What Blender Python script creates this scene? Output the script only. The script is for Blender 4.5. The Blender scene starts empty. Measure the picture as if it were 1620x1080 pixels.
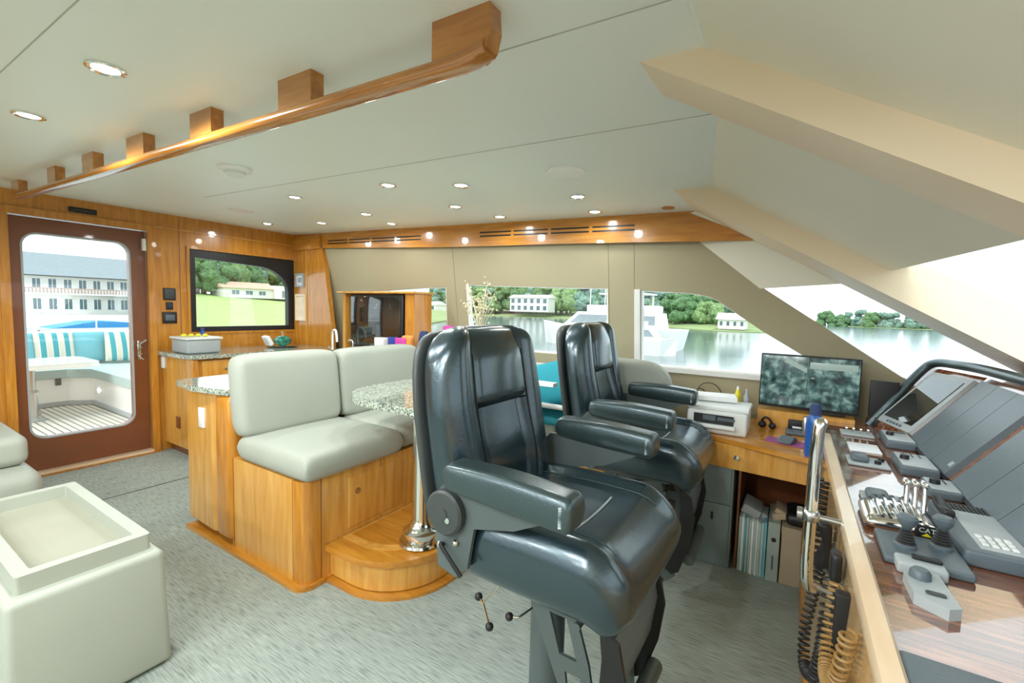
import bpy, bmesh, math, random
from mathutils import Vector, Matrix, noise
from mathutils.geometry import tessellate_polygon
random.seed(7)
PI = math.pi
SC = bpy.context.scene
COL = SC.collection

# ------------------------------------------------------------------ camera
cam_d = bpy.data.cameras.new('camera'); cam = bpy.data.objects.new('camera', cam_d); COL.objects.link(cam)
yaw, pitch, roll = .558767, -.0723, .025756
cy, sy, cp, sp = math.cos(yaw), math.sin(yaw), math.cos(pitch), math.sin(pitch)
F = Vector((-sy*cp, cy*cp, sp)); r_ = Vector((cy, sy, 0)); u_ = r_.cross(F)
r2 = r_*math.cos(roll) + u_*math.sin(roll); u2 = u_*math.cos(roll) - r_*math.sin(roll)
m = Matrix((r2, u2, -F)).transposed().to_4x4(); m.translation = Vector((0, 0, 1.3))
cam.matrix_world = m
cam_d.sensor_width = 36; cam_d.lens = 708.5/1620*36; cam_d.clip_start = .02; cam_d.clip_end = 3000
SC.camera = cam

# ------------------------------------------------------------------ world / exposure
SC.view_settings.view_transform = 'Standard'
SC.view_settings.look = 'None'
SC.view_settings.exposure = 1.5
SC.view_settings.gamma = 1
SC.view_settings.use_curve_mapping = False
SC.cycles.max_bounces = 10
SC.cycles.diffuse_bounces = 6
SC.cycles.transparent_max_bounces = 24
SC.cycles.sample_clamp_indirect = 6
w = bpy.data.worlds.new('world'); SC.world = w; w.use_nodes = True
nt = w.node_tree; nt.nodes.clear()
wo = nt.nodes.new('ShaderNodeOutputWorld'); bg = nt.nodes.new('ShaderNodeBackground')
tc = nt.nodes.new('ShaderNodeTexCoord'); mp = nt.nodes.new('ShaderNodeMapping'); mp.inputs['Scale'].default_value = (1.2, 1.2, 3.5)
nz = nt.nodes.new('ShaderNodeTexNoise'); nz.inputs['Scale'].default_value = 2.2; nz.inputs['Detail'].default_value = 6
rp = nt.nodes.new('ShaderNodeValToRGB')
rp.color_ramp.elements[0].position = .35; rp.color_ramp.elements[0].color = (.68, .86, .93, 1)
rp.color_ramp.elements[1].position = .62; rp.color_ramp.elements[1].color = (.93, 1, 1, 1)
nt.links.new(tc.outputs['Generated'], mp.inputs[0]); nt.links.new(mp.outputs[0], nz.inputs[0])
nt.links.new(nz.outputs[0], rp.inputs[0]); nt.links.new(rp.outputs[0], bg.inputs[0]); nt.links.new(bg.outputs[0], wo.inputs[0])
bg.inputs[1].default_value = 0.86
DOWNLIGHT_W = 10
sun_d = bpy.data.lights.new('sun', 'SUN'); sun_d.energy = .65; sun_d.angle = .6; sun_d.color = (1, .97, .9)
sun = bpy.data.objects.new('sun', sun_d); COL.objects.link(sun); sun.rotation_euler = (math.radians(38), math.radians(-20), math.radians(20)); sun.location = (0, 0, 30)

# ------------------------------------------------------------------ materials
def nodes(name):
    mt = bpy.data.materials.new(name); mt.use_nodes = True
    t = mt.node_tree; b = t.nodes['Principled BSDF']
    return mt, t, b
def plain(name, col, rough=.5, metal=0, spec=.5, coat=0, emit=0, bump=0, bscale=200, var=0, vscale=6):
    mt, t, b = nodes(name)
    b.inputs['Base Color'].default_value = (*col, 1); b.inputs['Roughness'].default_value = rough
    b.inputs['Metallic'].default_value = metal; b.inputs['Specular IOR Level'].default_value = spec
    b.inputs['Coat Weight'].default_value = coat; b.inputs['Coat Roughness'].default_value = .05
    if emit:
        b.inputs['Emission Color'].default_value = (*col, 1); b.inputs['Emission Strength'].default_value = emit
    tcn = t.nodes.new('ShaderNodeTexCoord')
    n = t.nodes.new('ShaderNodeTexNoise'); n.inputs['Scale'].default_value = vscale; n.inputs['Detail'].default_value = 4
    t.links.new(tcn.outputs['Object'], n.inputs[0])
    mx = t.nodes.new('ShaderNodeMix'); mx.data_type = 'RGBA'
    v = var or .04
    mx.inputs[6].default_value = (*[c*(1-v) for c in col], 1); mx.inputs[7].default_value = (*[min(1, c*(1+v)) for c in col], 1)
    t.links.new(n.outputs[0], mx.inputs[0]); t.links.new(mx.outputs[2], b.inputs['Base Color'])
    if bump:
        n2 = t.nodes.new('ShaderNodeTexNoise'); n2.inputs['Scale'].default_value = bscale
        t.links.new(tcn.outputs['Object'], n2.inputs[0])
        bp = t.nodes.new('ShaderNodeBump'); bp.inputs['Strength'].default_value = bump; bp.inputs['Distance'].default_value = .004
        t.links.new(n2.outputs[0], bp.inputs['Height']); t.links.new(bp.outputs[0], b.inputs['Normal'])
    return mt
def ramped(name, scale, stops, rough=.4, tex='noise', detail=6, coat=0, spec=.5, dist=0, nscale=4, coat_ior=1.5, bump=0):
    mt, t, b = nodes(name)
    tcn = t.nodes.new('ShaderNodeTexCoord'); mpn = t.nodes.new('ShaderNodeMapping'); mpn.inputs['Scale'].default_value = scale
    if tex == 'noise':
        n = t.nodes.new('ShaderNodeTexNoise'); n.inputs['Scale'].default_value = nscale; n.inputs['Detail'].default_value = detail; n.inputs['Distortion'].default_value = dist; out = n.outputs[0]
    elif tex == 'voronoi':
        n = t.nodes.new('ShaderNodeTexVoronoi'); n.inputs['Scale'].default_value = nscale; out = n.outputs['Color']
    else:
        n = t.nodes.new('ShaderNodeTexWave'); n.inputs['Scale'].default_value = nscale; n.inputs['Distortion'].default_value = dist; n.inputs['Detail'].default_value = detail; n.bands_direction = tex; out = n.outputs[1]
    rmp = t.nodes.new('ShaderNodeValToRGB'); el = rmp.color_ramp.elements
    el[0].position = stops[0][0]; el[0].color = (*stops[0][1], 1); el[1].position = stops[-1][0]; el[1].color = (*stops[-1][1], 1)
    for p, c in stops[1:-1]:
        e = el.new(p); e.color = (*c, 1)
    t.links.new(tcn.outputs['Object'], mpn.inputs[0]); t.links.new(mpn.outputs[0], n.inputs[0]); t.links.new(out, rmp.inputs[0]); t.links.new(rmp.outputs[0], b.inputs['Base Color'])
    b.inputs['Roughness'].default_value = rough; b.inputs['Coat Weight'].default_value = coat; b.inputs['Coat Roughness'].default_value = .03; b.inputs['Coat IOR'].default_value = coat_ior
    b.inputs['Specular IOR Level'].default_value = spec
    if bump:
        bp = t.nodes.new('ShaderNodeBump'); bp.inputs['Strength'].default_value = bump; bp.inputs['Distance'].default_value = .003
        t.links.new(out, bp.inputs['Height']); t.links.new(bp.outputs[0], b.inputs['Normal'])
    return mt
def glass_mat(name, tint=(1, 1, 1), refl=.06):
    mt = bpy.data.materials.new(name); mt.use_nodes = True; t = mt.node_tree; t.nodes.clear()
    o = t.nodes.new('ShaderNodeOutputMaterial'); mx = t.nodes.new('ShaderNodeMixShader'); tr = t.nodes.new('ShaderNodeBsdfTransparent'); gl = t.nodes.new('ShaderNodeBsdfGlossy')
    tr.inputs[0].default_value = (*tint, 1); gl.inputs['Roughness'].default_value = 0; mx.inputs[0].default_value = refl
    t.links.new(tr.outputs[0], mx.inputs[1]); t.links.new(gl.outputs[0], mx.inputs[2]); t.links.new(mx.outputs[0], o.inputs[0])
    return mt
WD = [(.25, (.42, .155, .014)), (.5, (.55, .225, .024)), (.78, (.66, .31, .042))]
M = dict(
 wood_v=ramped('cherry wood upright grain', (9, 9, .9), WD, .28, dist=.6, coat=.6),
 wood_x=ramped('cherry wood lengthways grain', (.9, 9, 9), WD, .28, dist=.6, coat=.6),
 wood_y=ramped('cherry wood crossways grain', (9, .9, 9), WD, .28, dist=.6, coat=.6),
 wood_light=ramped('pale cherry wood', (8, 8, .8), [(.25, (.55, .24, .038)), (.5, (.68, .34, .065)), (.8, (.78, .45, .115))], .28, dist=.5, coat=.6),
 wood_door=plain('brown door wood', (.20, .062, .020), .3, coat=.4, var=.12),
 wood_red=ramped('rail cherry wood', (1, 9, 9), [(.3, (.36, .13, .020)), (.7, (.54, .23, .038))], .22, dist=.4, coat=.8),
 dash=ramped('dark striped wood veneer', (1.2, 16, 16), [(.3, (.07, .018, .008)), (.5, (.22, .07, .025)), (.7, (.42, .17, .07))], .12, dist=1.2, coat=1, coat_ior=2.1),
 maple=ramped('pale ash edge', (4, .8, 4), [(.3, (.72, .52, .33)), (.7, (.86, .70, .50))], .3, coat=.5),
 beige_panel=ramped('honey varnished panel', (6, 6, .8), [(.3, (.50, .30, .12)), (.7, (.66, .44, .21))], .2, coat=.6),
 ceiling=plain('pale grey green vinyl headliner', (.82, .88, .82), .42, spec=.35, var=.03, vscale=1.5),
 front=plain('beige vinyl headliner', (.84, .83, .70), .45, spec=.35, var=.04, vscale=2),
 beam=plain('warm cream leather cladding', (.86, .73, .54), .42, spec=.35, var=.04, vscale=2),
 wall=plain('cream wall fabric', (.40, .36, .235), .6, var=.05, vscale=1.2),
 seam=plain('headliner seam line', (.46, .48, .41), .7),  # darker strip drawn along the ceiling joints
 seam_wall=plain('fabric panel seam', (.26, .24, .17), .7),
 white=plain('white gloss paint', (.85, .86, .84), .3, coat=.3),
 uphol=plain('off white leather', (.40, .43, .375), .5, spec=.35, bump=.12, bscale=260, var=.05, vscale=3),
 uphol2=plain('cream vinyl', (.46, .49, .425), .5, spec=.3, bump=.1, bscale=260, var=.05, vscale=5),
 traypad=plain('mottled beige vinyl', (.40, .40, .315), .55, var=.14, vscale=5),
 leather=plain('black leather', (.010, .021, .027), .27, spec=1, coat=.6, bump=.15, bscale=90, var=.2),
 leather2=plain('dark grey green leather', (.024, .040, .040), .36, spec=.9, coat=.3, bump=.2, bscale=110, var=.2),
 plastic=plain('charcoal plastic', (.045, .055, .055), .45, bump=.08, bscale=400),
 steel_grey=plain('dark grey coated steel', (.085, .11, .11), .42),
 cab_grey=plain('blue grey enamel', (.20, .26, .27), .4),
 stitch=plain('pale stitching', (.45, .52, .55), .6),
 black=plain('matte black', (.012, .012, .013), .45),
 gloss_black=plain('gloss black glass', (.008, .009, .01), .06, spec=.8),
 rubber=plain('black rubber', (.02, .021, .022), .5),
 tan_cord=plain('tan cord', (.30, .17, .05), .5),
 chrome=plain('polished steel', (.80, .80, .78), .10, metal=1, var=.02),
 brushed=plain('brushed steel', (.55, .56, .55), .3, metal=1, var=.02),
 instr=plain('instrument grey plastic', (.10, .13, .15), .4),
 instr_lt=plain('pale grey plastic', (.38, .42, .43), .4),
 cover=plain('slate blue padded cover', (.11, .14, .16), .42, spec=.5, bump=.12, bscale=150),
 paper=plain('white paper', (.86, .88, .90), .6),
 printer=plain('white printer plastic', (.74, .78, .76), .4),
 granite=ramped('speckled granite', (1, 1, 1), [(.2, (.07, .10, .09)), (.38, (.28, .34, .29)), (.6, (.44, .47, .37)), (.85, (.62, .68, .62))], .12, tex='voronoi', nscale=150, coat=.5),
 carpet=ramped('heather grey carpet', (4.5, 62, 10), [(.30, (.20, .235, .22)), (.46, (.33, .38, .35)), (.62, (.40, .45, .41)), (.8, (.50, .55, .50))], .9, detail=8, nscale=3, spec=.1, bump=.5),
 teak=ramped('weathered teak deck', (0, 1, 0), [(0, (.62, .60, .52)), (.9, (.55, .53, .46)), (.93, (.10, .10, .09))], .7, tex='Y', nscale=5.6, detail=0),
 teal=plain('teal cushion cloth', (.02, .30, .38), .8, bump=.2),
 stripe=ramped('striped teal and cream cloth', (1, 1, 1), [(.40, (.05, .33, .38)), (.47, (.74, .72, .62)), (.8, (.62, .60, .52))], .8, tex='Y', nscale=2.9, detail=0),
 teal_lt=plain('pale teal cloth', (.16, .45, .52), .8),
 deck_pad=plain('pale grey green deck cushion', (.42, .54, .53), .6),
 marble=plain('white stone table', (.78, .84, .80), .15, var=.08),
 water=plain('lake water', (.10, .15, .16), .12, spec=.8, bump=.6, bscale=1.2, var=.1, vscale=.05),
 grass=plain('light green lawn', (.34, .46, .16), .9, var=.15, vscale=.3),  # light green with slight random variation
 bank=plain('wooded bank', (.26, .34, .14), .9, var=.3, vscale=.1),
 leaf_a=ramped('dark green leaves', (1, 1, 1), [(.3, (.03, .09, .035)), (.55, (.10, .21, .08)), (.75, (.24, .36, .15))], .8, nscale=1.4, detail=8),
 leaf_b=ramped('mid green leaves', (1, 1, 1), [(.3, (.07, .15, .05)), (.55, (.20, .32, .12)), (.75, (.36, .46, .22))], .8, nscale=1.2, detail=8),
 leaf_c=ramped('blue green leaves', (1, 1, 1), [(.3, (.07, .16, .13)), (.6, (.20, .33, .26)), (.8, (.36, .46, .36))], .8, nscale=1.3, detail=8),
 bark=plain('grey bark', (.30, .27, .20), .9, var=.2),
 stucco=plain('white painted wall', (.78, .78, .74), .7),
 roof_grey=ramped('grey shingle roof', (1, 1, 6), [(.3, (.22, .27, .30)), (.7, (.32, .37, .40))], .8),
 roof_red=plain('terracotta roof', (.62, .40, .30), .8, var=.1),
 pane=plain('distant window glass', (.10, .16, .19), .1),
 redwood=plain('red brown railing', (.42, .22, .16), .7),
 tarp=plain('bright blue boat cover', (.03, .28, .62), .6),
 blue=plain('blue bottle plastic', (.02, .10, .38), .3),
 blue_dk=plain('deep blue', (.02, .05, .30), .5),
 magenta=plain('magenta card', (.55, .04, .32), .5),
 orange=plain('orange', (.78, .28, .05), .5),
 yellow=plain('yellow', (.78, .70, .03), .4),
 purple=plain('purple mat', (.32, .08, .26), .6, var=.2, vscale=40),
 green_bowl=ramped('mottled green glass', (1, 1, 1), [(.35, (.01, .10, .08)), (.6, (.05, .32, .22)), (.8, (.3, .6, .5))], .1, nscale=30),
 flower=plain('dried cream blossom', (.72, .68, .48), .8, var=.2, vscale=60),
 kraft=plain('tan cardboard', (.46, .36, .24), .7),
 binder=plain('pale green grey binder', (.36, .42, .38), .5),
 lens=plain('lit lamp lens', (1, .95, .82), .3, emit=9),
 navy_cloth=plain('navy cloth', (.03, .05, .14), .8),
 glass=glass_mat('clear window glass'),
)
def screen_cctv():
    mt, t, b = nodes('camera feed screen')
    tcn = t.nodes.new('ShaderNodeTexCoord')
    n = t.nodes.new('ShaderNodeTexNoise'); n.inputs['Scale'].default_value = 24; n.inputs['Detail'].default_value = 7; n.inputs['Distortion'].default_value = .3
    r = t.nodes.new('ShaderNodeValToRGB'); e = r.color_ramp.elements
    e[0].position = .36; e[0].color = (.006, .016, .016, 1); e[1].position = .74; e[1].color = (.24, .36, .30, 1)
    k = e.new(.5); k.color = (.035, .08, .075, 1); k = e.new(.6); k.color = (.12, .20, .18, 1)
    t.links.new(tcn.outputs['Object'], n.inputs[0]); t.links.new(n.outputs[0], r.inputs[0])
    b.inputs['Base Color'].default_value = (.01, .01, .01, 1); b.inputs['Roughness'].default_value = .15
    t.links.new(r.outputs[0], b.inputs['Emission Color']); b.inputs['Emission Strength'].default_value = .5
    return mt
M['cctv'] = screen_cctv()
for k_ in ('leather', 'leather2'):
    b_ = M[k_].node_tree.nodes['Principled BSDF']; b_.inputs['Specular Tint'].default_value = (.75, .92, 1, 1); b_.inputs['Coat Tint'].default_value = (.85, .95, 1, 1); b_.inputs['Coat Roughness'].default_value = .16
M['scr_grey'] = plain('screen picture grey green', (.16, .21, .19), .2, emit=.45)
M['scr_dark'] = plain('screen picture dark', (.03, .06, .06), .2, emit=.3)
M['chart'] = plain('unlit glossy display glass', (.02, .022, .02), .03, spec=1, coat=1)
M['tvscreen'] = plain('dark television glass', (.010, .014, .015), .05, spec=1, coat=.6)

# ------------------------------------------------------------------ mesh helpers
class MB:
    def __init__(s): s.v = []; s.f = []
    def add(s, vs, fs):
        k = len(s.v); s.v += [Vector(p) for p in vs]; s.f += [tuple(i+k for i in f) for f in fs]; return s
    def box(s, a, b, R=None, c=None):
        x0, y0, z0 = a; x1, y1, z1 = b
        vs = [Vector((x, y, z)) for z in (z0, z1) for (x, y) in ((x0, y0), (x1, y0), (x1, y1), (x0, y1))]
        if R is not None:
            c = Vector(c) if c else (Vector(a)+Vector(b))/2
            vs = [c + R @ (v-c) for v in vs]
        return s.add(vs, [(0, 3, 2, 1), (4, 5, 6, 7), (0, 1, 5, 4), (1, 2, 6, 5), (2, 3, 7, 6), (3, 0, 4, 7)])
    def rbox(s, a, b, r, seg=3, R=None, c=None):
        bm = bmesh.new(); bmesh.ops.create_cube(bm, size=1)
        a = Vector(a); b = Vector(b); d = b-a; ce = (a+b)/2
        for v in bm.verts: v.co = Vector((v.co.x*d.x, v.co.y*d.y, v.co.z*d.z))
        r = min(r, min(d)*.49)
        bmesh.ops.bevel(bm, geom=bm.edges[:], offset=r, segments=seg, profile=.5, affect='EDGES')
        bm.verts.index_update()
        piv = Vector(c)-ce if c else Vector()
        vs = []
        for v in bm.verts:
            p = v.co
            if R is not None: p = piv + R @ (p-piv)
            vs.append(p+ce)
        s.add(vs, [[v.index for v in f.verts] for f in bm.faces]); bm.free(); return s
    def prism(s, poly, ext, holes=()):
        """poly: list of 3D points (planar); ext: extrusion vector; holes: lists of 3D points"""
        ext = Vector(ext); loops = [[Vector(p) for p in poly]] + [[Vector(p) for p in h] for h in holes]
        tri = tessellate_polygon(loops); allv = [p for l in loops for p in l]; n = len(allv)
        fs = [tuple(t) for t in tri] + [tuple(i+n for i in reversed(t)) for t in tri]
        k = 0
        for l in loops:
            m_ = len(l)
            for i in range(m_):
                j = (i+1) % m_; fs.append((k+i, k+j, k+j+n, k+i+n))
            k += m_
        return s.add(allv+[p+ext for p in allv], fs)
    def tube(s, pts, r, n=10, cap=True):
        pts = [Vector(p) for p in pts]; rs = r if isinstance(r, (list, tuple)) else [r]*len(pts)
        vs = []; fs = []; prev = None
        for i, p in enumerate(pts):
            t = (pts[min(i+1, len(pts)-1)]-pts[max(i-1, 0)]).normalized()
            if prev is None:
                up = Vector((0, 0, 1)) if abs(t.z) < .9 else Vector((1, 0, 0)); a = t.cross(up).normalized()
            else: a = (prev - t*prev.dot(t)).normalized()
            prev = a; b = t.cross(a)
            for k in range(n):
                q = 2*PI*k/n; vs.append(p + (a*math.cos(q)+b*math.sin(q))*rs[i])
        for i in range(len(pts)-1):
            for k in range(n):
                k2 = (k+1) % n; fs.append((i*n+k, i*n+k2, (i+1)*n+k2, (i+1)*n+k))
        if cap: fs.append(tuple(reversed(range(n)))); fs.append(tuple((len(pts)-1)*n+k for k in range(n)))
        return s.add(vs, fs)
    def lathe(s, prof, c=(0, 0, 0), n=28, R=None):
        c = Vector(c); vs = []; fs = []
        for (r, z) in prof:
            for k in range(n):
                q = 2*PI*k/n; p = Vector((r*math.cos(q), r*math.sin(q), z))
                if R is not None: p = R @ p
                vs.append(c+p)
        m_ = len(prof)
        for i in range(m_-1):
            for k in range(n):
                k2 = (k+1) % n; fs.append((i*n+k, i*n+k2, (i+1)*n+k2, (i+1)*n+k))
        fs.append(tuple(reversed(range(n)))); fs.append(tuple((m_-1)*n+k for k in range(n)))
        return s.add(vs, fs)
    def ball(s, c, r, n=12, sq=(1, 1, 1)):
        prof = [(max(.02*r, r*math.sin(PI*i/(n//2+2))), -r*math.cos(PI*i/(n//2+2))) for i in range(n//2+3)]
        k = len(s.v); s.lathe(prof, (0, 0, 0), n)
        for v in s.v[k:]:
            v.x *= sq[0]; v.y *= sq[1]; v.z *= sq[2]; v += Vector(c)
        return s
    def puff(s, sx, sy, top, bot, r, nx=20, ny=20, post=None, corner=.35):
        """soft cushion over a rectangle sx by sy, top(x,y) and bot(x,y) heights, edge radius r"""
        def U(n): return [-math.cos(PI*i/n) for i in range(n+1)]
        us, vs_ = U(nx), U(ny); T = []; B = {}
        def fac(d): return 1 if d >= r else max(0, 1-(1-d/r)**2.7)**(1/2.7)
        V = []; it = {}; ib = {}
        for i, u in enumerate(us):
            for j, v in enumerate(vs_):
                x0 = u*sx/2*(1-corner*r/sx*abs(v)**6); y0 = v*sy/2*(1-corner*r/sy*abs(u)**6)
                f = fac(sx/2*(1-abs(u)))*fac(sy/2*(1-abs(v)))
                tz, bz = top(x0, y0), bot(x0, y0); mz = (tz+bz)/2; hz = (tz-bz)/2*f
                edge = i in (0, nx) or j in (0, ny)
                pt = Vector((x0, y0, mz+hz)); pb = Vector((x0, y0, mz-hz))
                if post: pt = Vector(post(*pt)); pb = Vector(post(*pb))
                it[i, j] = len(V); V.append(pt)
                if edge: ib[i, j] = it[i, j]
                else: ib[i, j] = len(V); V.append(pb)
        fs = []
        for i in range(nx):
            for j in range(ny):
                fs.append((it[i, j], it[i+1, j], it[i+1, j+1], it[i, j+1]))
                q = (ib[i, j], ib[i, j+1], ib[i+1, j+1], ib[i+1, j])
                if len(set(q)) == 4 and q != fs[-1]: fs.append(q)
        return s.add(V, fs)

ROOT = {}
def sane(me):
    bm = bmesh.new(); bm.from_mesh(me); bmesh.ops.recalc_face_normals(bm, faces=bm.faces[:]); bm.to_mesh(me); bm.free()
def obj(name, mb, mat, parent=None, smooth=True, angle=40, center=None):
    """one mesh object; coordinates in mb are world coordinates"""
    me = bpy.data.meshes.new(name)
    if parent is not None: off = ROOT[parent.name]
    else:
        if center is None:
            xs = [v.x for v in mb.v]; ys = [v.y for v in mb.v]; zs = [v.z for v in mb.v]
            center = ((min(xs)+max(xs))/2, (min(ys)+max(ys))/2, min(zs))
        off = Vector(center)
    me.from_pydata([v-off for v in mb.v], [], mb.f); me.validate(); sane(me)
    if smooth:
        me.shade_smooth(); me.set_sharp_from_angle(angle=math.radians(angle))
    me.materials.append(M[mat] if isinstance(mat, str) else mat)
    o = bpy.data.objects.new(name, me); COL.objects.link(o)
    ROOT[o.name] = off
    if parent is not None: o.parent = parent
    else: o.location = off
    return o
def thing(name, label, cat, loc, group=None):
    o = bpy.data.objects.new(name, None); COL.objects.link(o); o.location = loc; o.empty_display_size = .1
    o['label'] = label; o['category'] = cat
    if group: o['group'] = group
    ROOT[o.name] = Vector(loc); return o
def tag(o, label, cat, group=None, kind=None):
    o['label'] = label; o['category'] = cat
    if group: o['group'] = group
    if kind: o['kind'] = kind
    return o
def struct(name, mb, mat, parent=None, smooth=True, center=(0, 0, 0)):
    o = obj(name, mb, mat, parent, smooth, 30, center)
    if parent is None: o['kind'] = 'structure'
    return o
def single(name, mb, mat, label, cat, group=None, **k): return tag(obj(name, mb, mat, **k), label, cat, group)
def dup(root, loc, rz=0, label=None, scale=1):
    r = root.copy(); COL.objects.link(r); r.location = loc; r.rotation_euler = (0, 0, rz); r.scale = (scale,)*3
    if label: r['label'] = label
    for ch in list(root.children):
        c = ch.copy(); COL.objects.link(c); c.parent = r
        for g in list(ch.children):
            d = g.copy(); COL.objects.link(d); d.parent = c
            if d.type == 'MESH' or True: pass
    return r
def rx(a): return Matrix.Rotation(a, 3, 'X')
def ry(a): return Matrix.Rotation(a, 3, 'Y')
def rz(a): return Matrix.Rotation(a, 3, 'Z')
def rrect(u0, v0, u1, v1, r, n=6, corners=(1, 1, 1, 1)):
    """rounded rectangle in 2D, counter-clockwise from lower left"""
    out = []
    for k, (cx, cy_, a0) in enumerate(((u0, v0, PI), (u1, v0, 1.5*PI), (u1, v1, 0), (u0, v1, .5*PI))):
        if corners[k]:
            rr = r*corners[k]
            mx_ = cx + (rr if cx == u0 else -rr); my = cy_ + (rr if cy_ == v0 else -rr)
            for i in range(n+1):
                a = a0 + i/n*PI/2; out.append((mx_+rr*math.cos(a), my+rr*math.sin(a)))
        else: out.append((cx, cy_))
    return out
def spline(pts, n=8):
    P = [Vector(p) for p in pts]; out = []
    for i in range(len(P)-1):
        p0 = P[max(i-1, 0)]; p1 = P[i]; p2 = P[i+1]; p3 = P[min(i+2, len(P)-1)]
        for k in range(n):
            t = k/n; out.append(.5*((2*p1)+(p2-p0)*t+(2*p0-5*p1+4*p2-p3)*t*t+(3*p1-p0-3*p2+p3)*t**3))
    out.append(P[-1]); return out
def coil(pts, R, turns, r, per=10, n=6):
    """coiled cord along a spline"""
    P = spline(pts, 20); L = len(P)-1; out = []; tot = turns*per
    for i in range(tot+1):
        f = i/tot*L; k = min(int(f), L-1); t = f-k; p = P[k].lerp(P[k+1], t); d = (P[k+1]-P[k]).normalized()
        a = d.cross(Vector((.99, .1, .05))).normalized(); b = d.cross(a); q = 2*PI*i/per
        out.append(p+(a*math.cos(q)+b*math.sin(q))*R)
    return MB().tube(out, r, n)
def add_light(parent, name, kind, loc, power, size=.06, color=(.96, 1, 1), rot=None):
    d = bpy.data.lights.new(name, kind); d.energy = power; d.color = color
    if kind == 'AREA': d.shape = 'DISK'; d.size = size
    elif kind == 'SPOT': d.spot_size = math.radians(178); d.spot_blend = .35; d.specular_factor = .45; d.shadow_soft_size = size
    o = bpy.data.objects.new(name, d); COL.objects.link(o); o.parent = parent; o.location = loc
    if rot: o.rotation_euler = rot
    return o

# ================================================================== SETTING
AX = -4.58
def cz(x): return 2.03 - .03*(x-AX)
# floor
struct('floor', MB().box((AX-.12, -3.2, -.1), (2.0, 3.3, 0)), 'carpet')
struct('trim_1', MB().box((-3.72, -1.0, 0), (-3.714, 1.66, .002)), 'black')      # carpet joint
# ceiling
EDGE = [(.03, 0), (.03, 0)]
ce = [(AX-.05, 3.2), (-.66, 3.2), (-.53, 2.86), (-.40, 2.62), (-.36, 2.36), (-.23, 1.5), (-.20, 1.12), (-.20, -1.12), (-.23, -1.5), (-.36, -2.36), (-.40, -2.62), (-.53, -2.86), (-.66, -3.2), (AX-.05, -3.2)]
struct('ceiling', MB().prism([(x, y, cz(x)) for x, y in ce], (0, 0, .1)), 'ceiling')
def seamline(n, y0, x0, x1, y1=None):
    y1 = y0 if y1 is None else y1
    struct('trim_%d' % n, MB().prism([(x0, y0-.0013, cz(x0)-.0015), (x1, y1-.0013, cz(x1)-.0015), (x1, y1+.0013, cz(x1)-.0015), (x0, y0+.0013, cz(x0)-.0015)], (0, 0, .003)), 'seam')
seamline(2, .35, AX, -.2); seamline(3, .92, -3.4, -.2); seamline(4, 1.49, -3.4, -.24)
# white moulding along the front ceiling edge between the centre panel and first beam
struct('trim_5', MB().tube([(-.20, -1.1, cz(-.2)), (-.20, 1.11, cz(-.2))], .008, 8), 'ceiling')
# windscreen facets --------------------------------------------------
ZG = 1.492; ZB = .92; OFF = Vector((.125, 0, 0)); XE = 0
def f1(y, z): return Vector((-.205+(cz(-.2)-z)/.6, y, z))
def f2(y, z): s = 1 if y > 0 else -1; return Vector((-.23-.15*(abs(y)-1.5)+(1.9-z)/.6, y, z))
P1 = Vector((-.53, 2.855, 1.905)); P2 = Vector((-.131, 2.95, 1.44)); P3 = Vector((.498, 3.0, .998))
N3 = (P2-P1).cross(P3-P1); N3 /= N3.z
def f3(y, z): ay = abs(y); return Vector((P1.x-((z-P1.z)+N3.y*(ay-P1.y))/N3.x, y, z))
def slab(pts, thick): return MB().prism(pts, thick)
TH = (.05, 0, .03)
struct('ceiling_front_centre', slab([f1(-1.25, 1.93), f1(1.25, 1.93), f1(1.25, ZG), f1(-1.25, ZG)], TH), 'front')
for s in (1, -1):
    struct('ceiling_front_port' if s > 0 else 'ceiling_front_starboard', slab([f2(1.2*s, 1.93), f2(2.62*s, 1.93), f2(2.62*s, ZG), f2(1.2*s, ZG)], TH), 'front')
    yo = 2.95
    a = f3(2.80, 1.93); b = Vector((-.62, 2.915, 1.78)); 
    pts = [P1+Vector((-.02, -.03, .04)), P1, Vector((-.565, 2.91, 1.725)), Vector((-.14, 2.951, 1.446)), f3(2.86, 1.49), f3(2.78, 1.50)]
    pts = [f3(2.84, 1.92), f3(2.90, 1.86), f3(2.93, 1.80), f3(2.95, 1.62), f3(2.975, 1.446), f3(2.85, 1.485), f3(2.84, 1.5)]
    if s < 0: pts = [Vector((p.x, -p.y, p.z)) for p in pts]
    struct('ceiling_side_port' if s > 0 else 'ceiling_side_starboard', slab(pts, (.03, 0.02*s, .02)), 'front')
# windscreen panes
def win(n, pts, thick=(.008, 0, .005)):
    return struct('window_%d' % n, MB().prism(pts, thick), 'glass')
win(1, [f1(-1.2, ZG+.12)+OFF, f1(1.2, ZG+.12)+OFF, f1(1.2, ZB)+OFF, f1(-1.2, ZB)+OFF])
for k, s in ((2, 1), (3, -1)):
    win(k, [f2(1.25*s, ZG+.12)+OFF, f2(2.6*s, ZG+.12)+OFF, f2(2.6*s, ZB)+OFF, f2(1.25*s, ZB)+OFF])
for k, s in ((4, 1), (5, -1)):
    pts = [f3(2.74, 1.52), f3(2.952, 1.50), f3(3.02, .9), f3(2.74, .9)]
    pts = [Vector((p.x, p.y*s, p.z)) + Vector((.03, .01*s, .02)) for p in pts]
    win(k, pts, (.004, .004*s, .003))
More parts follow.
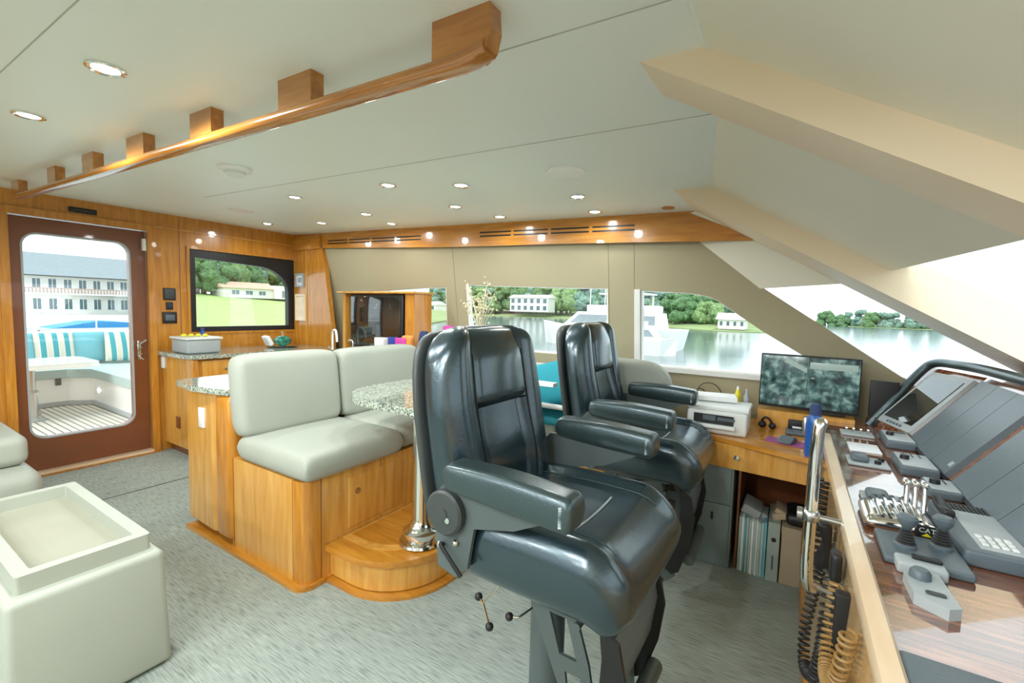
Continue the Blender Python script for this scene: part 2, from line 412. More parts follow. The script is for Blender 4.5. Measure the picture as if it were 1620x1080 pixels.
# beams (mullions) running down the windscreen
def beam(n, poly, mat='beam'):
    t0, t1 = -.06, 1.75
    vs = []
    for t in (t0, t1):
        for x, y in poly: vs.append((x+t, y, cz(x)-.6*t + (0)))
    k = len(poly)
    fs = [tuple(range(k)), tuple(reversed(range(k, 2*k)))] + [(i, (i+1) % k, (i+1) % k+k, i+k) for i in range(k)]
    return struct('trim_%d' % n, MB().add(vs, fs), mat)
for k, s in ((6, 1), (7, -1)):
    beam(k, [(-.352, 1.112*s), (-.345, 1.305*s), (-.23, 1.50*s), (-.08, 1.50*s), (-.05, 1.112*s)])
for k, s in ((8, 1), (9, -1)):
    beam(k, [(-.542, 2.334*s), (-.529, 2.86*s), (-.38, 2.87*s), (-.22, 2.36*s)])
# dash hood and front wall
struct('wall_front', MB().box((1.62, -3.2, 0), (1.7, 3.2, .95)), 'wall')
# side walls ---------------------------------------------------------
def wy(z): return 2.90+.15*(1.8-z)
def W(x, z, s=1): return Vector((x, s*wy(z), z))
holesA = [(-3.62, .97), (-2.55, .97), (-2.52, 1.472), (-2.75, 1.468), (-3.1, 1.452), (-3.55, 1.425), (-3.62, 1.40)]
holesB = [(-2.31, .97), (-1.085, .97), (-1.085, 1.458), (-1.7, 1.472), (-2.31, 1.492)]
holesC = [(-.862, .945), (.30, .945), (.28, .985), (.055, 1.082), (-.155, 1.213), (-.395, 1.385), (-.44, 1.405), (-.50, 1.42), (-.60, 1.432), (-.862, 1.445)]
outer = [(AX-.05, -.05), (1.75, -.05), (1.75, .55), (.498, .998), (-.131, 1.44), (-.347, 1.60), (-.497, 1.725), (-.586, 1.80), (-.63, 1.86), (-.66, 2.02), (AX-.05, 2.10)]
holesS = [[(-4.3, .45), (-2.6, .45), (-2.6, 1.86), (-4.3, 1.9)], [(-2.45, .45), (-.9, .45), (-.9, 1.80), (-2.45, 1.86)], holesC]  # unseen starboard windows made oversized to let in more fill light
for s, nm, hs in ((1, 'wall_port', (holesA, holesB, holesC)), (-1, 'wall_starboard', holesS)):
    struct(nm, MB().prism([W(x, z, s) for x, z in outer], (0, .07*s, 0), [[W(x, z, s) for x, z in h] for h in hs]), 'wall', smooth=False)
kk = 10
for s in (1, -1):
    for h in ((holesA, holesB, holesC) if s > 0 else holesS):
        xs = [p[0] for p in h]
        wn = struct('window_%d' % kk, MB().prism([W(x, z, s)+Vector((0, .045*s, 0)) for x, z in h], (0, .006*s, 0)), 'glass', smooth=False)
        cx = sum(p[0] for p in h)/len(h); czz = sum(p[1] for p in h)/len(h)
        inner = []
        for i, (x, z) in enumerate(h):
            inner.append((x+(cx-x)*.018, z+(czz-z)*.03))
        obj('window_frame', MB().prism([W(x, z, s)+Vector((0, .005*s, 0)) for x, z in h], (0, .05*s, 0), [[W(x, z, s)+Vector((0, .005*s, 0)) for x, z in inner]]), 'white', wn, smooth=False)
        kk += 1
# white reveal strip at the aft edge and foot of the forward side window
struct('trim_20', MB().prism([W(-.90, .93), W(-.862, .93), W(-.862, 1.45), W(-.90, 1.45)], (0, -.012, 0)), 'white')
struct('trim_21', MB().prism([W(-.862, .915), W(.30, .915), W(.30, .947), W(-.862, .947)], (0, -.02, 0)), 'white')
for i, x in enumerate((-2.42, -1.08, -.905)):
    struct('trim_%d' % (22+i), MB().prism([W(x, .93), W(x+.003, .93), W(x+.003, 1.8), W(x, 1.8)], (0, -.002, 0)), 'seam_wall')
# honey wood strip under the sill by the desk
struct('trim_26', MB().prism([W(-.5, .70), W(.45, .70), W(.45, .90), W(-.5, .90)], (0, -.006, 0)), 'wall')
# wood valance with air slots
val = struct('trim_27', MB().prism([(-4.12, 2.862, 2.03), (-.535, 2.862, 1.915), (-.215, 2.862, 1.717), (-1.345, 2.862, 1.762), (-2.414, 2.862, 1.792), (-4.12, 2.862, 1.868)], (0, .012, 0)), 'wood_x', smooth=False)
for x0, x1, za, zb, n in ((-4.0, -2.716, 1.938, 1.907, 4), (-2.12, -.875, 1.893, 1.857, 4)):
    for i in range(n):
        for j in range(2):
            xa = x0+(x1-x0)*(i+.03)/n; xb = x0+(x1-x0)*(i+.95)/n
            z0_ = za+(zb-za)*(i+.03)/n-j*.028; z1_ = za+(zb-za)*(i+.95)/n-j*.028
            obj('vent_slot', MB().prism([(xa, 2.8605, z0_), (xb, 2.8605, z1_), (xb, 2.8605, z1_-.011), (xa, 2.8605, z0_-.011)], (0, .002, 0)), 'black', val, smooth=False)
# wood lining of the aft port corner
struct('wall_corner', MB().prism([(AX, 2.862, .0), (-4.0, 2.862, .0), (-3.93, 2.862, 1.0), (-4.1, 2.862, 1.95), (-4.12, 2.862, 2.03), (AX, 2.862, 2.05)], (0, .05, 0)), 'wood_v', smooth=False)
struct('trim_29', MB().box((-4.36, 2.856, .86), (-4.345, 2.863, 1.86)), 'wood_light')
struct('trim_30', MB().box((AX, 2.84, 1.86), (-4.1, 2.862, 1.99)), 'wood_x')
# aft wall -----------------------------------------------------------
A = lambda y, z: (AX, y, z)
winh = [(1.925, 1.065), (2.80, 1.065), (2.80, 1.42)] + [(2.80-.33+.33*math.cos(a), 1.42+.245*math.sin(a)) for a in [PI/2*i/8 for i in range(1, 9)]] + [(1.925, 1.69)]
struct('wall_aft', MB().prism([A(-3.2, -.05), A(3.2, -.05), A(3.2, 2.1), A(-3.2, 2.1)], (-.08, 0, 0),
        [[A(*p) for p in ((.79, .0), (1.565, .0), (1.565, 1.865), (.79, 1.865))], [A(*p) for p in ((1.875, 1.02), (2.885, 1.02), (2.885, 1.76), (1.875, 1.76))]]), 'wood_v', smooth=False)
# black window surround
wf = struct('window_20', MB().prism([(AX-.045, y, z) for y, z in winh], (-.006, 0, 0)), 'glass', smooth=False)
obj('window_frame', MB().prism([(AX-.005, y, z) for y, z in ((1.875, 1.02), (2.885, 1.02), (2.885, 1.76), (1.875, 1.76))], (-.06, 0, 0), [[(AX-.005, y, z) for y, z in winh]]), 'black', wf, smooth=False)
def casing(n, y0, z0, y1, z1, w_=.045, d=.02, mat='wood_light', bottom=True):
    o = [(y0-w_, z0-(w_ if bottom else 0)), (y1+w_, z0-(w_ if bottom else 0)), (y1+w_, z1+w_), (y0-w_, z1+w_)]
    i = [(y0, z0), (y1, z0), (y1, z1), (y0, z1)]
    if bottom: struct('trim_%d' % n, MB().prism([(AX, *p) for p in o], (d, 0, 0), [[(AX, *p) for p in i]]), mat, smooth=False)
    else:
        struct('trim_%d' % n, MB().prism([(AX, *p) for p in (o[0], i[0], i[3], i[2], i[1], o[1], o[2], o[3])], (d, 0, 0)), mat, smooth=False)
casing(31, 1.875, 1.02, 2.885, 1.76, .022, .012, 'wood_v')
casing(32, .79, 0, 1.565, 1.865, .05, .025, 'wood_v', False)
struct('trim_33', MB().box((AX, -3.1, 1.905), (AX+.012, 2.86, 1.915)), 'wood_light')
for i, y in enumerate((.62, 1.80, 2.42)):
    struct('trim_%d' % (34+i), MB().box((AX-.001, y, 0), (AX+.002, y+.004, 2.0)) if y != 2.42 else MB().box((AX-.001, y, 1.79), (AX+.002, y+.004, 2.0)), 'wood_door')
# door
door = struct('door_1', MB().prism([(AX-.02, y, z) for y, z in ((.795, .035), (1.56, .035), (1.56, 1.86), (.795, 1.86))], (-.045, 0, 0), [[(AX-.02, *p) for p in rrect(.86, .275, 1.452, 1.745, .085, 7)]]), 'wood_door', smooth=False)
obj('door_glass', MB().prism([(AX-.045, *p) for p in rrect(.86, .275, 1.452, 1.745, .085, 7)], (-.006, 0, 0)), 'glass', door, smooth=False)
obj('glass_seal', MB().prism([(AX-.019, *p) for p in rrect(.848, .263, 1.464, 1.757, .095, 7)], (.004, 0, 0), [[(AX-.019, *p) for p in rrect(.86, .275, 1.452, 1.745, .085, 7)]]), 'instr_lt', door, smooth=False)
hb = MB().rbox((AX-.018, 1.488, .80), (AX-.008, 1.513, .96), .004); hb.tube(spline([(AX-.012, 1.50, .90), (AX+.03, 1.50, .905), (AX+.035, 1.48, .925), (AX+.03, 1.535, .965)]), .008, 8); hb.tube([(AX-.012, 1.50, .85), (AX+.025, 1.50, .85)], .009, 8); hb.tube(spline([(AX+.02, 1.50, .85), (AX+.03, 1.49, .83), (AX+.028, 1.515, .80)]), .006, 8)
obj('door_handle', hb, 'chrome', door)
obj('door_closer', MB().rbox((AX-.02, 1.535, 1.70), (AX+.02, 1.562, 1.80), .006), 'white', door)
struct('trim_38', MB().box((AX-.08, .79, 0), (AX+.03, 1.565, .03)), 'maple')
struct('trim_39', MB().box((AX+.03, .75, 0), (AX+.045, 1.62, .012)), 'wood_red')
# devices on the aft wall
t = thing('wall_vent', 'narrow black slotted plate on the wood above the glass door', 'vent', (AX, 1.18, 1.95))
obj('plate', MB().rbox((AX, 1.10, 1.935), (AX+.012, 1.26, 1.972), .004), 'black', t)
obj('slot', MB().box((AX+.012, 1.115, 1.95), (AX+.0135, 1.245, 1.956)), 'plastic', t)
t = thing('wall_speaker', 'square black panel on the aft wall, topmost of three beside the door', 'panel', (AX, 1.718, 1.34))
obj('plate', MB().rbox((AX, 1.672, 1.30), (AX+.012, 1.764, 1.405), .006), 'black', t)
obj('grille', MB().rbox((AX+.01, 1.682, 1.31), (AX+.015, 1.754, 1.395), .004), 'plastic', t)
t = thing('light_switch', 'small dark switch between two black wall panels beside the door', 'switch', (AX, 1.716, 1.25))
obj('plate', MB().rbox((AX, 1.69, 1.218), (AX+.01, 1.742, 1.285), .004), 'black', t)
obj('rocker', MB().rbox((AX+.008, 1.706, 1.235), (AX+.016, 1.726, 1.268), .003), 'navy_cloth', t)
t = thing('wall_control', 'black control unit with a small lit display, lowest panel beside the door', 'control panel', (AX, 1.712, 1.15))
obj('case', MB().rbox((AX, 1.662, 1.10), (AX+.02, 1.766, 1.20), .006), 'black', t)
obj('display', MB().rbox((AX+.018, 1.68, 1.125), (AX+.0225, 1.748, 1.175), .003), 'instr', t)
t = thing('soap_dispenser', 'white plastic box fixed to the wood beside the door below the counter', 'box', (AX, 1.66, .75))
obj('case', MB().rbox((AX, 1.638, .715), (AX+.05, 1.69, .825), .012), 'white', t)
obj('button', MB().rbox((AX+.048, 1.652, .73), (AX+.054, 1.676, .75), .003), 'instr_lt', t)

# ceiling fittings ---------------------------------------------------
DL = [(-1.668, .491), (-2.418, .486), (-2.723, 1.712), (-1.888, 1.722), (-1.506, 1.867), (-1.036, 2.295), (-1.882, 2.28), (-2.721, 2.271), (-3.474, 2.429), (-4.069, 2.294), (-2.848, 2.635), (-1.785, 2.653), (-1.096, 2.694)]
DLab = ['large round downlight in the ceiling nearest the camera, above the wooden rail', 'round downlight at the left edge of the ceiling above the wooden rail',
 'small lit downlight left of the dinette row, in the row nearer the camera', 'second lit downlight from the left in the row over the dinette table', 'third lit downlight in the row over the dinette table, above the near helm seat',
 'lit downlight right of the round speaker and above the far helm seat', 'lit downlight in the second row below and left of the round speaker', 'lit downlight above the television in the middle row', 'lit downlight above the framed picture near the aft corner',
 'lit downlight above the aft window, farthest left of the small ones', 'lit downlight close to the left end of the long air slots', 'lit downlight at the wooden valance between the two sets of air slots', 'lit downlight at the wooden valance over the right-hand air slots']
extra = [(-1.0, -.6), (-2.4, -.9), (-3.6, -.9), (-1.2, -2.0), (-2.6, -2.2), (-3.8, -2.2), (-.55, -.5), (-.55, -1.3), (-1.7, -1.3), (-.7, -2.2)]  # unseen starboard downlights, some added only to brighten the front ceiling panels
proto = None
slope = math.atan(.03)
def downlight(x, y, label):
    z = cz(x); t = thing('downlight', label, 'ceiling light', (x, y, z), 'downlights in the ceiling')
    obj('trim_ring', MB().lathe([(.030, 0), (.046, 0), (.046, -.006), (.040, -.009), (.032, -.006), (.030, 0)], (x, y, z), 24), 'chrome', t)
    obj('lens', MB().lathe([(.031, -.001), (.031, -.004), (.001, -.004)], (x, y, z), 20), 'lens', t)
    add_light(t, 'bulb', 'SPOT', (0, 0, -.03), DOWNLIGHT_W*(.08 if abs(y) > 2.5 else .22 if (y > 2.1 or x < -3.4) else .5 if y > 1.6 else 1.15), .03)
    return t
dl = []
for (x, y), lb in zip(DL, DLab):
    dl.append(downlight(x, y, lb))
for x, y in extra: dl.append(downlight(x, y, 'unseen added downlight on the starboard side of the ceiling behind the camera'))
t = thing('downlight', 'unlit brown rimmed downlight where the ceiling meets the second beam', 'ceiling light', (-.655, 2.723, cz(-.655)))
obj('trim_ring', MB().lathe([(.022, 0), (.036, 0), (.036, -.006), (.024, -.006)], (-.655, 2.723, cz(-.655)), 24), 'wood_red', t)
obj('lens', MB().lathe([(.024, -.001), (.024, -.003), (.001, -.003)], (-.655, 2.723, cz(-.655)), 20), 'instr', t)
t = thing('ceiling_speaker', 'round grey flush speaker in the ceiling above the helm seats', 'speaker', (-.9, 1.86, cz(-.9)))
obj('rim', MB().lathe([(.074, 0), (.088, 0), (.087, -.006), (.074, -.006)], (-.9, 1.86, cz(-.9)), 36), 'white', t)
obj('grille', MB().lathe([(.076, -.001), (.076, -.004), (.001, -.005)], (-.9, 1.86, cz(-.9)), 36), 'instr_lt', t)
t = thing('smoke_detector', 'white domed smoke detector on the ceiling under the wooden rail', 'smoke detector', (-2.39, 1.19, cz(-2.39)))
obj('base', MB().lathe([(.075, .004), (.075, -.012), (.06, -.02), (.001, -.02)], (-2.39, 1.19, cz(-2.39)), 32), 'white', t)
obj('dome', MB().lathe([(.048, -.018), (.046, -.034), (.034, -.042), (.001, -.044)], (-2.39, 1.19, cz(-2.39)), 28), 'printer', t)
t = thing('ceiling_speaker', 'pale flush round speaker in the ceiling near the aft window', 'speaker', (-3.648, 1.857, cz(-3.648)))
obj('rim', MB().lathe([(.08, 0), (.09, 0), (.088, -.004), (.08, -.004)], (-3.648, 1.857, cz(-3.648)), 32), 'white', t)
obj('grille', MB().lathe([(.081, -.001), (.081, -.003), (.001, -.003)], (-3.648, 1.857, cz(-3.648)), 32), 'ceiling', t)
# overhead wooden grab rail
t = thing('overhead_rail', 'long varnished wooden grab rail on seven blocks under the ceiling', 'grab rail', (-2.4, .78, cz(-2.4)-.1))
mb = MB()
pts = [(x, .78, cz(x)-.092) for x in [-4.23+i*(3.60/24) for i in range(25)]]
prof = []
for (x, y, z) in pts: prof.append((x, y, z))
vs = []; fs = []
sec = rrect(-.024, -.016, .024, .014, .012, 4); k = len(sec)
for (x, y, z) in pts + [(-.595, .78, cz(-.6)-.088), (-.560, .78, cz(-.56)-.078)]:
    for (a, b) in sec: vs.append((x, y+a, z+b))
L = len(pts)+2
for i in range(L-1):
    for j in range(k): fs.append((i*k+j, i*k+(j+1) % k, (i+1)*k+(j+1) % k, (i+1)*k+j))
fs += [tuple(range(k)), tuple(reversed(range((L-1)*k, L*k)))]
mb.add(vs, fs); obj('rail', mb, 'wood_red', t)
for (xa, xb) in ((-4.25, -4.08), (-3.49, -3.35), (-2.93, -2.785), (-2.39, -2.22), (-1.825, -1.675), (-1.285, -1.132), (-.70, -.548)):
    m2 = MB().prism([(xa, .78-.02, cz(xa)+.002), (xb, .78-.02, cz(xb)+.002)] + ([(xb, .76, cz(xb)-.09), (xa, .76, cz(xa)-.09)] if xb < -.6 else [(xb+.004, .76, cz(xb)-.05), (xb-.006, .76, cz(xb)-.085), (xb-.03, .76, cz(xb)-.098), (xa, .76, cz(xa)-.09)]), (0, .04, 0))
    obj('mounting_block', m2, 'wood_red', t, smooth=False)

# ================================================================== GALLEY
t = thing('galley_cabinet', 'honey wood galley cabinet under the aft window with a granite top', 'cabinet', (-4.3, 2.25, 0))
obj('body', MB().box((AX+.005, 1.655, .08), (-4.06, 2.855, .835)), 'wood_light', t, smooth=False)
obj('kick', MB().box((AX+.005, 1.70, 0), (-4.10, 2.855, .08)), 'wood_door', t, smooth=False)
obj('corner_post', MB().rbox((-4.075, 1.65, .08), (-4.035, 1.71, .835), .015), 'wood_v', t)
for i in range(3):
    y0 = 1.73+i*.36
    d = obj('drawer', MB().rbox((-4.06, y0, .66), (-4.038, y0+.34, .815), .004), 'wood_light', t)
    obj('knob', MB().lathe([(.004, 0), (.004, .015), (.011, .018), (.011, .026), (.001, .028)], (-4.038, y0+.17, .74), 14, ry(PI/2)), 'brushed', d)
    d = obj('door', MB().rbox((-4.06, y0, .10), (-4.038, y0+.34, .645), .004), 'wood_light', t)
    obj('knob', MB().lathe([(.004, 0), (.004, .015), (.011, .018), (.011, .026), (.001, .028)], (-4.038, y0+.30, .58), 14, ry(PI/2)), 'brushed', d)
obj('wall_outlet', MB().rbox((-4.33, 1.645, .235), (-4.27, 1.656, .335), .003), 'wood_door', t)
single('galley_worktop', MB().prism([(x, y, .835) for x, y in ([(AX+.002, 1.615), (-4.10, 1.615), (-4.03, 1.64), (-3.99, 1.70), (-3.99, 2.30), (-2.98, 2.30), (-2.98, 2.855), (AX+.002, 2.855)])], (0, 0, .03)), 'granite',
       'speckled granite worktop running along under the aft window to the television', 'worktop')
t = thing('galley_cabinet', 'wooden cabinet under the worktop in front of the television', 'cabinet', (-3.5, 2.6, 0))
obj('body', MB().box((-4.03, 2.34, 0), (-3.0, 2.855, .834)), 'wood_light', t, smooth=False)
for x in (-3.98, -3.5): obj('door', MB().rbox((x, 2.322, .1), (x+.44, 2.342, .80), .004), 'wood_light', t)
# peninsula behind the dinette
t = thing('peninsula_cabinet', 'tall narrow honey wood cabinet end behind the cream dinette bench', 'cabinet', (-2.65, 1.6, 0))
obj('body', MB().prism([(x, y, .06) for x, y in ([(-2.90, 1.16), (-2.60, 1.15), (-2.42, 1.19), (-2.42, 2.30), (-2.90, 2.30)])], (0, 0, .76)), 'wood_light', t, smooth=False)
obj('corner_post', MB().rbox((-2.56, 1.142, .05), (-2.40, 1.24, .82), .03), 'wood_v', t)
obj('kick', MB().box((-2.87, 1.185, 0), (-2.42, 2.3, .06)), 'wood_door', t, smooth=False)
d = obj('outlet_plate', MB().rbox((-2.735, 1.143, .61), (-2.675, 1.156, .72), .004), 'white', t)
obj('socket', MB().rbox((-2.72, 1.139, .63), (-2.69, 1.145, .70), .003), 'printer', d)
single('peninsula_worktop', MB().prism([(x, y, .82) for x, y in ([(-2.96, 1.17), (-2.93, 1.12), (-2.70, 1.095), (-2.55, 1.12), (-2.42, 1.15), (-2.42, 2.30), (-2.96, 2.30)])], (0, 0, .03)), 'granite', 'speckled granite top on the low cabinet end behind the dinette backrest', 'worktop')
single('paper_sheet', MB().prism([(x, y, .8505) for x, y in ((-2.86, 1.20), (-2.60, 1.155), (-2.44, 1.17), (-2.44, 1.75), (-2.86, 1.75))], (0, 0, .003)), 'paper', 'white paper lying on the granite top behind the dinette bench', 'paper')
# things on the galley worktop
t = thing('bread_box', 'grey white woven box with a white lid left of the aft window', 'box', (-4.30, 1.78, .865))
obj('body', MB().rbox((-4.42, 1.66, .866), (-4.13, 1.92, .98), .02), 'instr_lt', t)
obj('lid', MB().rbox((-4.43, 1.65, .98), (-4.12, 1.93, 1.0), .008), 'printer', t)
for i in range(4):
    single('lemon', MB().ball((-4.28+.02*i, 1.70+.045*i, 1.013), .018, 12, (1, 1.25, .75)), 'yellow', '%s lemon from the door side on the white box lid' % ('first', 'second', 'third', 'fourth')[i], 'fruit', 'lemons on the box')
t = thing('water_jug', 'blue plastic bottle at the left foot of the aft window', 'bottle', (-4.48, 1.93, .865))
obj('bottle', MB().lathe([(.03, 0), (.034, .01), (.034, .12), (.02, .15), (.014, .17)], (-4.48, 1.925, .866)), 'blue', t)
obj('cap', MB().lathe([(.016, .17), (.016, .19), (.001, .192)], (-4.48, 1.925, .866), 16), 'blue_dk', t)
t = thing('white_jar', 'small white jar right of the woven box under the window', 'jar', (-4.35, 1.985, .865))
obj('jar', MB().lathe([(.02, 0), (.022, .01), (.022, .07), (.018, .08)], (-4.35, 1.985, .866), 18), 'printer', t)
obj('lid', MB().lathe([(.019, .08), (.019, .095), (.001, .096)], (-4.35, 1.985, .866), 18), 'black', t)
t = thing('serving_tray', 'round silver tray holding a green glass bowl on the worktop', 'tray', (-4.33, 2.58, .866))
obj('tray', MB().lathe([(.10, 0), (.15, .012), (.155, .016), (.15, .017), (.10, .006), (.001, .006)], (-4.33, 2.58, .866), 36), 'chrome', t)
t = thing('glass_bowl', 'mottled green glass bowl on the silver tray under the aft window', 'bowl', (-4.33, 2.58, .874))
obj('bowl', MB().lathe([(.03, 0), (.075, .03), (.085, .06), (.06, .09), (.03, .10), (.001, .10)], (-4.33, 2.58, .873), 28), 'green_bowl', t)
obj('finial', MB().lathe([(.008, .10), (.006, .12), (.012, .135), (.001, .145)], (-4.33, 2.58, .873), 14), 'chrome', t)
single('dish_towel', MB().rbox((-4.40, 2.42, .88), (-4.30, 2.46, .98), .01, R=rx(.5)), 'paper', 'white folded leaflet leaning left of the green bowl', 'leaflet')
t = thing('faucet', 'arched white kitchen faucet in front of the television', 'faucet', (-3.38, 2.48, .866))
obj('spout', MB().tube(spline([(-3.40, 2.48, .866), (-3.40, 2.48, 1.03), (-3.375, 2.47, 1.075), (-3.33, 2.46, 1.075), (-3.305, 2.45, 1.03), (-3.30, 2.45, .98)]), .010, 12), 'white', t)
obj('base', MB().lathe([(.026, 0), (.026, .008), (.014, .02), (.014, .04)], (-3.40, 2.48, .866), 20), 'chrome', t)
obj('lever', MB().tube([(-3.40, 2.46, .92), (-3.38, 2.42, .94)], .006, 8), 'chrome', t)
t = thing('kitchen_sprayer', 'small chrome side spray right of the arched faucet', 'faucet', (-3.12, 2.47, .866))
obj('stem', MB().tube(spline([(-3.12, 2.47, .866), (-3.12, 2.47, .99), (-3.16, 2.46, 1.0)]), .008, 10), 'chrome', t)
obj('base', MB().lathe([(.02, 0), (.02, .008), (.01, .015)], (-3.12, 2.47, .866), 18), 'chrome', t)
# television in its wooden frame
t = thing('television', 'black flat television in the wood cabinet at the end of the worktop', 'television', (-3.0, 2.6, .87))
obj('case', MB().rbox((-3.30, 2.585, .94), (-2.66, 2.625, 1.39), .01), 'black', t)
obj('screen', MB().rbox((-3.285, 2.580, .96), (-2.685, 2.586, 1.375), .003), 'tvscreen', t)
obj('stand', MB().rbox((-3.12, 2.59, .87), (-2.88, 2.66, .95), .01), 'black', t)
t = thing('television_cabinet', 'open wooden cabinet surrounding the flat television', 'cabinet', (-3.0, 2.75, .86))
obj('back', MB().box((-3.42, 2.80, .866), (-2.58, 2.815, 1.40)), 'wood_v', t, smooth=False)
obj('side_panel', MB().box((-3.42, 2.60, .866), (-3.385, 2.80, 1.40)), 'wood_light', t, smooth=False)
obj('side_panel', MB().box((-2.645, 2.60, .45), (-2.545, 2.80, 1.40)), 'wood_v', t, smooth=False)
obj('top', MB().rbox((-3.47, 2.57, 1.40), (-2.53, 2.82, 1.418), .006), 'wood_light', t)
# pictures
for nm, lab, (x0, z0, x1, z1), inn in (('framed_picture', 'small silver framed picture on the wood right of the aft window', (-4.53, 1.475, -4.385, 1.62), 'instr_lt'),
                                ('framed_certificate', 'pale framed certificate hanging below the small picture', (-4.53, 1.12, -4.36, 1.40), 'kraft')):
    t = thing(nm, lab, 'picture', ((x0+x1)/2, 2.862, z0))
    obj('frame', MB().prism([(x, 2.842, z) for x, z in ((x0, z0), (x1, z0), (x1, z1), (x0, z1))], (0, .02, 0), [[(x, 2.842, z) for x, z in ((x0+.02, z0+.02), (x1-.02, z0+.02), (x1-.02, z1-.02), (x0+.02, z1-.02))]]), 'instr_lt' if inn == 'instr_lt' else 'beam', t, smooth=False)
    c = obj('mat_board', MB().box((x0+.018, 2.852, z0+.018), (x1-.018, 2.858, z1-.018)), 'paper' if inn == 'instr_lt' else 'beam', t, smooth=False)
    obj('print', MB().box((x0+.04, 2.850, z0+.045), (x1-.04, 2.853, z1-.045)), 'instr_lt' if inn == 'instr_lt' else 'maple', c, smooth=False)

# ================================================================== DINETTE
BX, BY = -1.80, 1.16
def lathe_corner(): pass
t = thing('dinette_bench_base', 'honey wood base of the cream dinette bench with rounded corner post', 'bench base', (-2.1, 1.7, 0))
obj('front_panel', MB().box((-1.83, 1.24, .02), (BX, 2.86, .50)), 'wood_light', t, smooth=False)
obj('end_panel', MB().box((-2.42, BY, .02), (-1.875, BY+.03, .50)), 'wood_light', t, smooth=False)
obj('corner_post', MB().prism([(x, y, .02) for x, y in rrect(-1.88, BY-.002, BX+.002, BY+.085, .055, 8, (0, 1, 0, 0))], (0, 0, .48)), 'wood_v', t)
obj('inner_body', MB().box((-2.415, BY+.03, .02), (-1.83, 2.86, .495)), 'wood_v', t, smooth=False)
obj('plinth', MB().prism([(x, y, 0) for x, y in rrect(-2.88, BY-.03, BX+.02, 2.8, .07, 8, (0, 1, 0, 0))], (0, 0, .022)), 'wood_x', t)
for (xj, yj) in ((-1.884, BY-.0015), (-2.405, BY-.0015)): obj('joint_line', MB().box((xj, yj, .02), (xj+.004, yj+.004, .50)), 'wood_door', t, smooth=False)
obj('joint_line', MB().box((BX-.002, 1.245, .02), (BX+.0015, 1.249, .50)), 'wood_door', t, smooth=False)
obj('joint_line', MB().box((BX-.002, 1.60, .18), (BX+.0012, 1.603, .50)), 'wood_door', t, smooth=False)
d = obj('latch', MB().lathe([(.012, 0), (.012, .003), (.001, .003)], (BX, 1.84, .41), 18, ry(PI/2)), 'chrome', t)
d = obj('access_door', MB().rbox((BX-.002, 1.40, .20), (BX+.003, 1.76, .455), .002), 'wood_light', t)
obj('latch', MB().lathe([(.016, 0), (.016, .004), (.001, .004)], (BX+.003, 1.45, .375), 18, ry(PI/2)), 'chrome', d)
# step platform
def plat(x1, y0, r): return [(-1.797, y0)] + [(x1-r+r*math.cos(a), y0+r+r*math.sin(a)) for a in [-PI/2+PI/2*i/14 for i in range(15)]] + [(x1, 2.36), (-1.797, 2.36)]
t = thing('dinette_step', 'low curved wooden step platform carrying the chrome table leg', 'step', (-1.55, 1.8, 0))
obj('riser', MB().prism([(x, y, .02) for x, y in plat(-1.345, 1.295, .30)], (0, 0, .125)), 'wood_light', t)
obj('tread', MB().prism([(x, y, .145) for x, y in plat(-1.32, 1.268, .32)], (0, 0, .028)), 'wood_x', t)
obj('edge_inlay', MB().prism([(x, y, .1732) for x, y in plat(-1.40, 1.36, .26)], (0, 0, .0015), [[(x+.0, y, .1732) for x, y in [(-1.78, 1.40)] + [(-1.44-.24+.24*math.cos(a), 1.40+.24+.24*math.sin(a)) for a in [-PI/2+PI/2*i/14 for i in range(15)]] + [(-1.44, 2.32), (-1.78, 2.32)]]]), 'wood_light', t, smooth=False)
obj('plinth', MB().prism([(x, y, 0) for x, y in plat(-1.30, 1.262, .33)], (0, 0, .015)), 'wood_x', t)
# cushions (aft bench)
def cush(cx, cy_, z0, z1, sx, sy, r, crown=.015, n=22):
    return MB().puff(sx, sy, lambda x, y: z1+crown*(1-(2*x/sx)**2)*(1-(2*y/sy)**2), lambda x, y: z0, r, n, n, lambda x, y, z: (x+cx, y+cy_, z))
def backc(cx, y0, y1, z0, z1, th, r, lean=.05, n=24, axis='y'):
    """upright cushion facing +x (axis y) or facing -y (axis x); z0..z1 tall, th thick"""
    H = z1-z0; Wd = y1-y0
    def post(a, b, c):
        f = (b+H/2)/H
        if axis == 'y': return (cx+c-lean*f, (y0+y1)/2+a, z0+H/2+b)
        return ((y0+y1)/2+a, cx-c+lean*f, z0+H/2+b)
    return MB().puff(Wd, H, lambda x, y: th/2+.012*(1-(2*x/Wd)**2)*(1-(2*y/H)**2), lambda x, y: -th/2, r, n, n, post, corner=.7)
single('seat_cushion', cush(-2.06, 1.445, .50, .625, .60, .60, .05), 'uphol', 'cream leather seat cushion at the near end of the dinette bench', 'cushion')
single('seat_cushion', cush(-2.08, 2.05, .50, .62, .56, .60, .05), 'uphol', 'cream leather seat cushion behind the table, second along the dinette bench', 'cushion')
single('back_cushion', backc(-2.33, 1.14, 1.735, .61, 1.035, .13, .05), 'uphol', 'upright cream backrest cushion nearest the camera on the dinette bench', 'cushion')
single('back_cushion', backc(-2.33, 1.737, 2.42, .61, 1.03, .13, .045), 'uphol', 'second upright cream backrest cushion, behind the granite table', 'cushion')
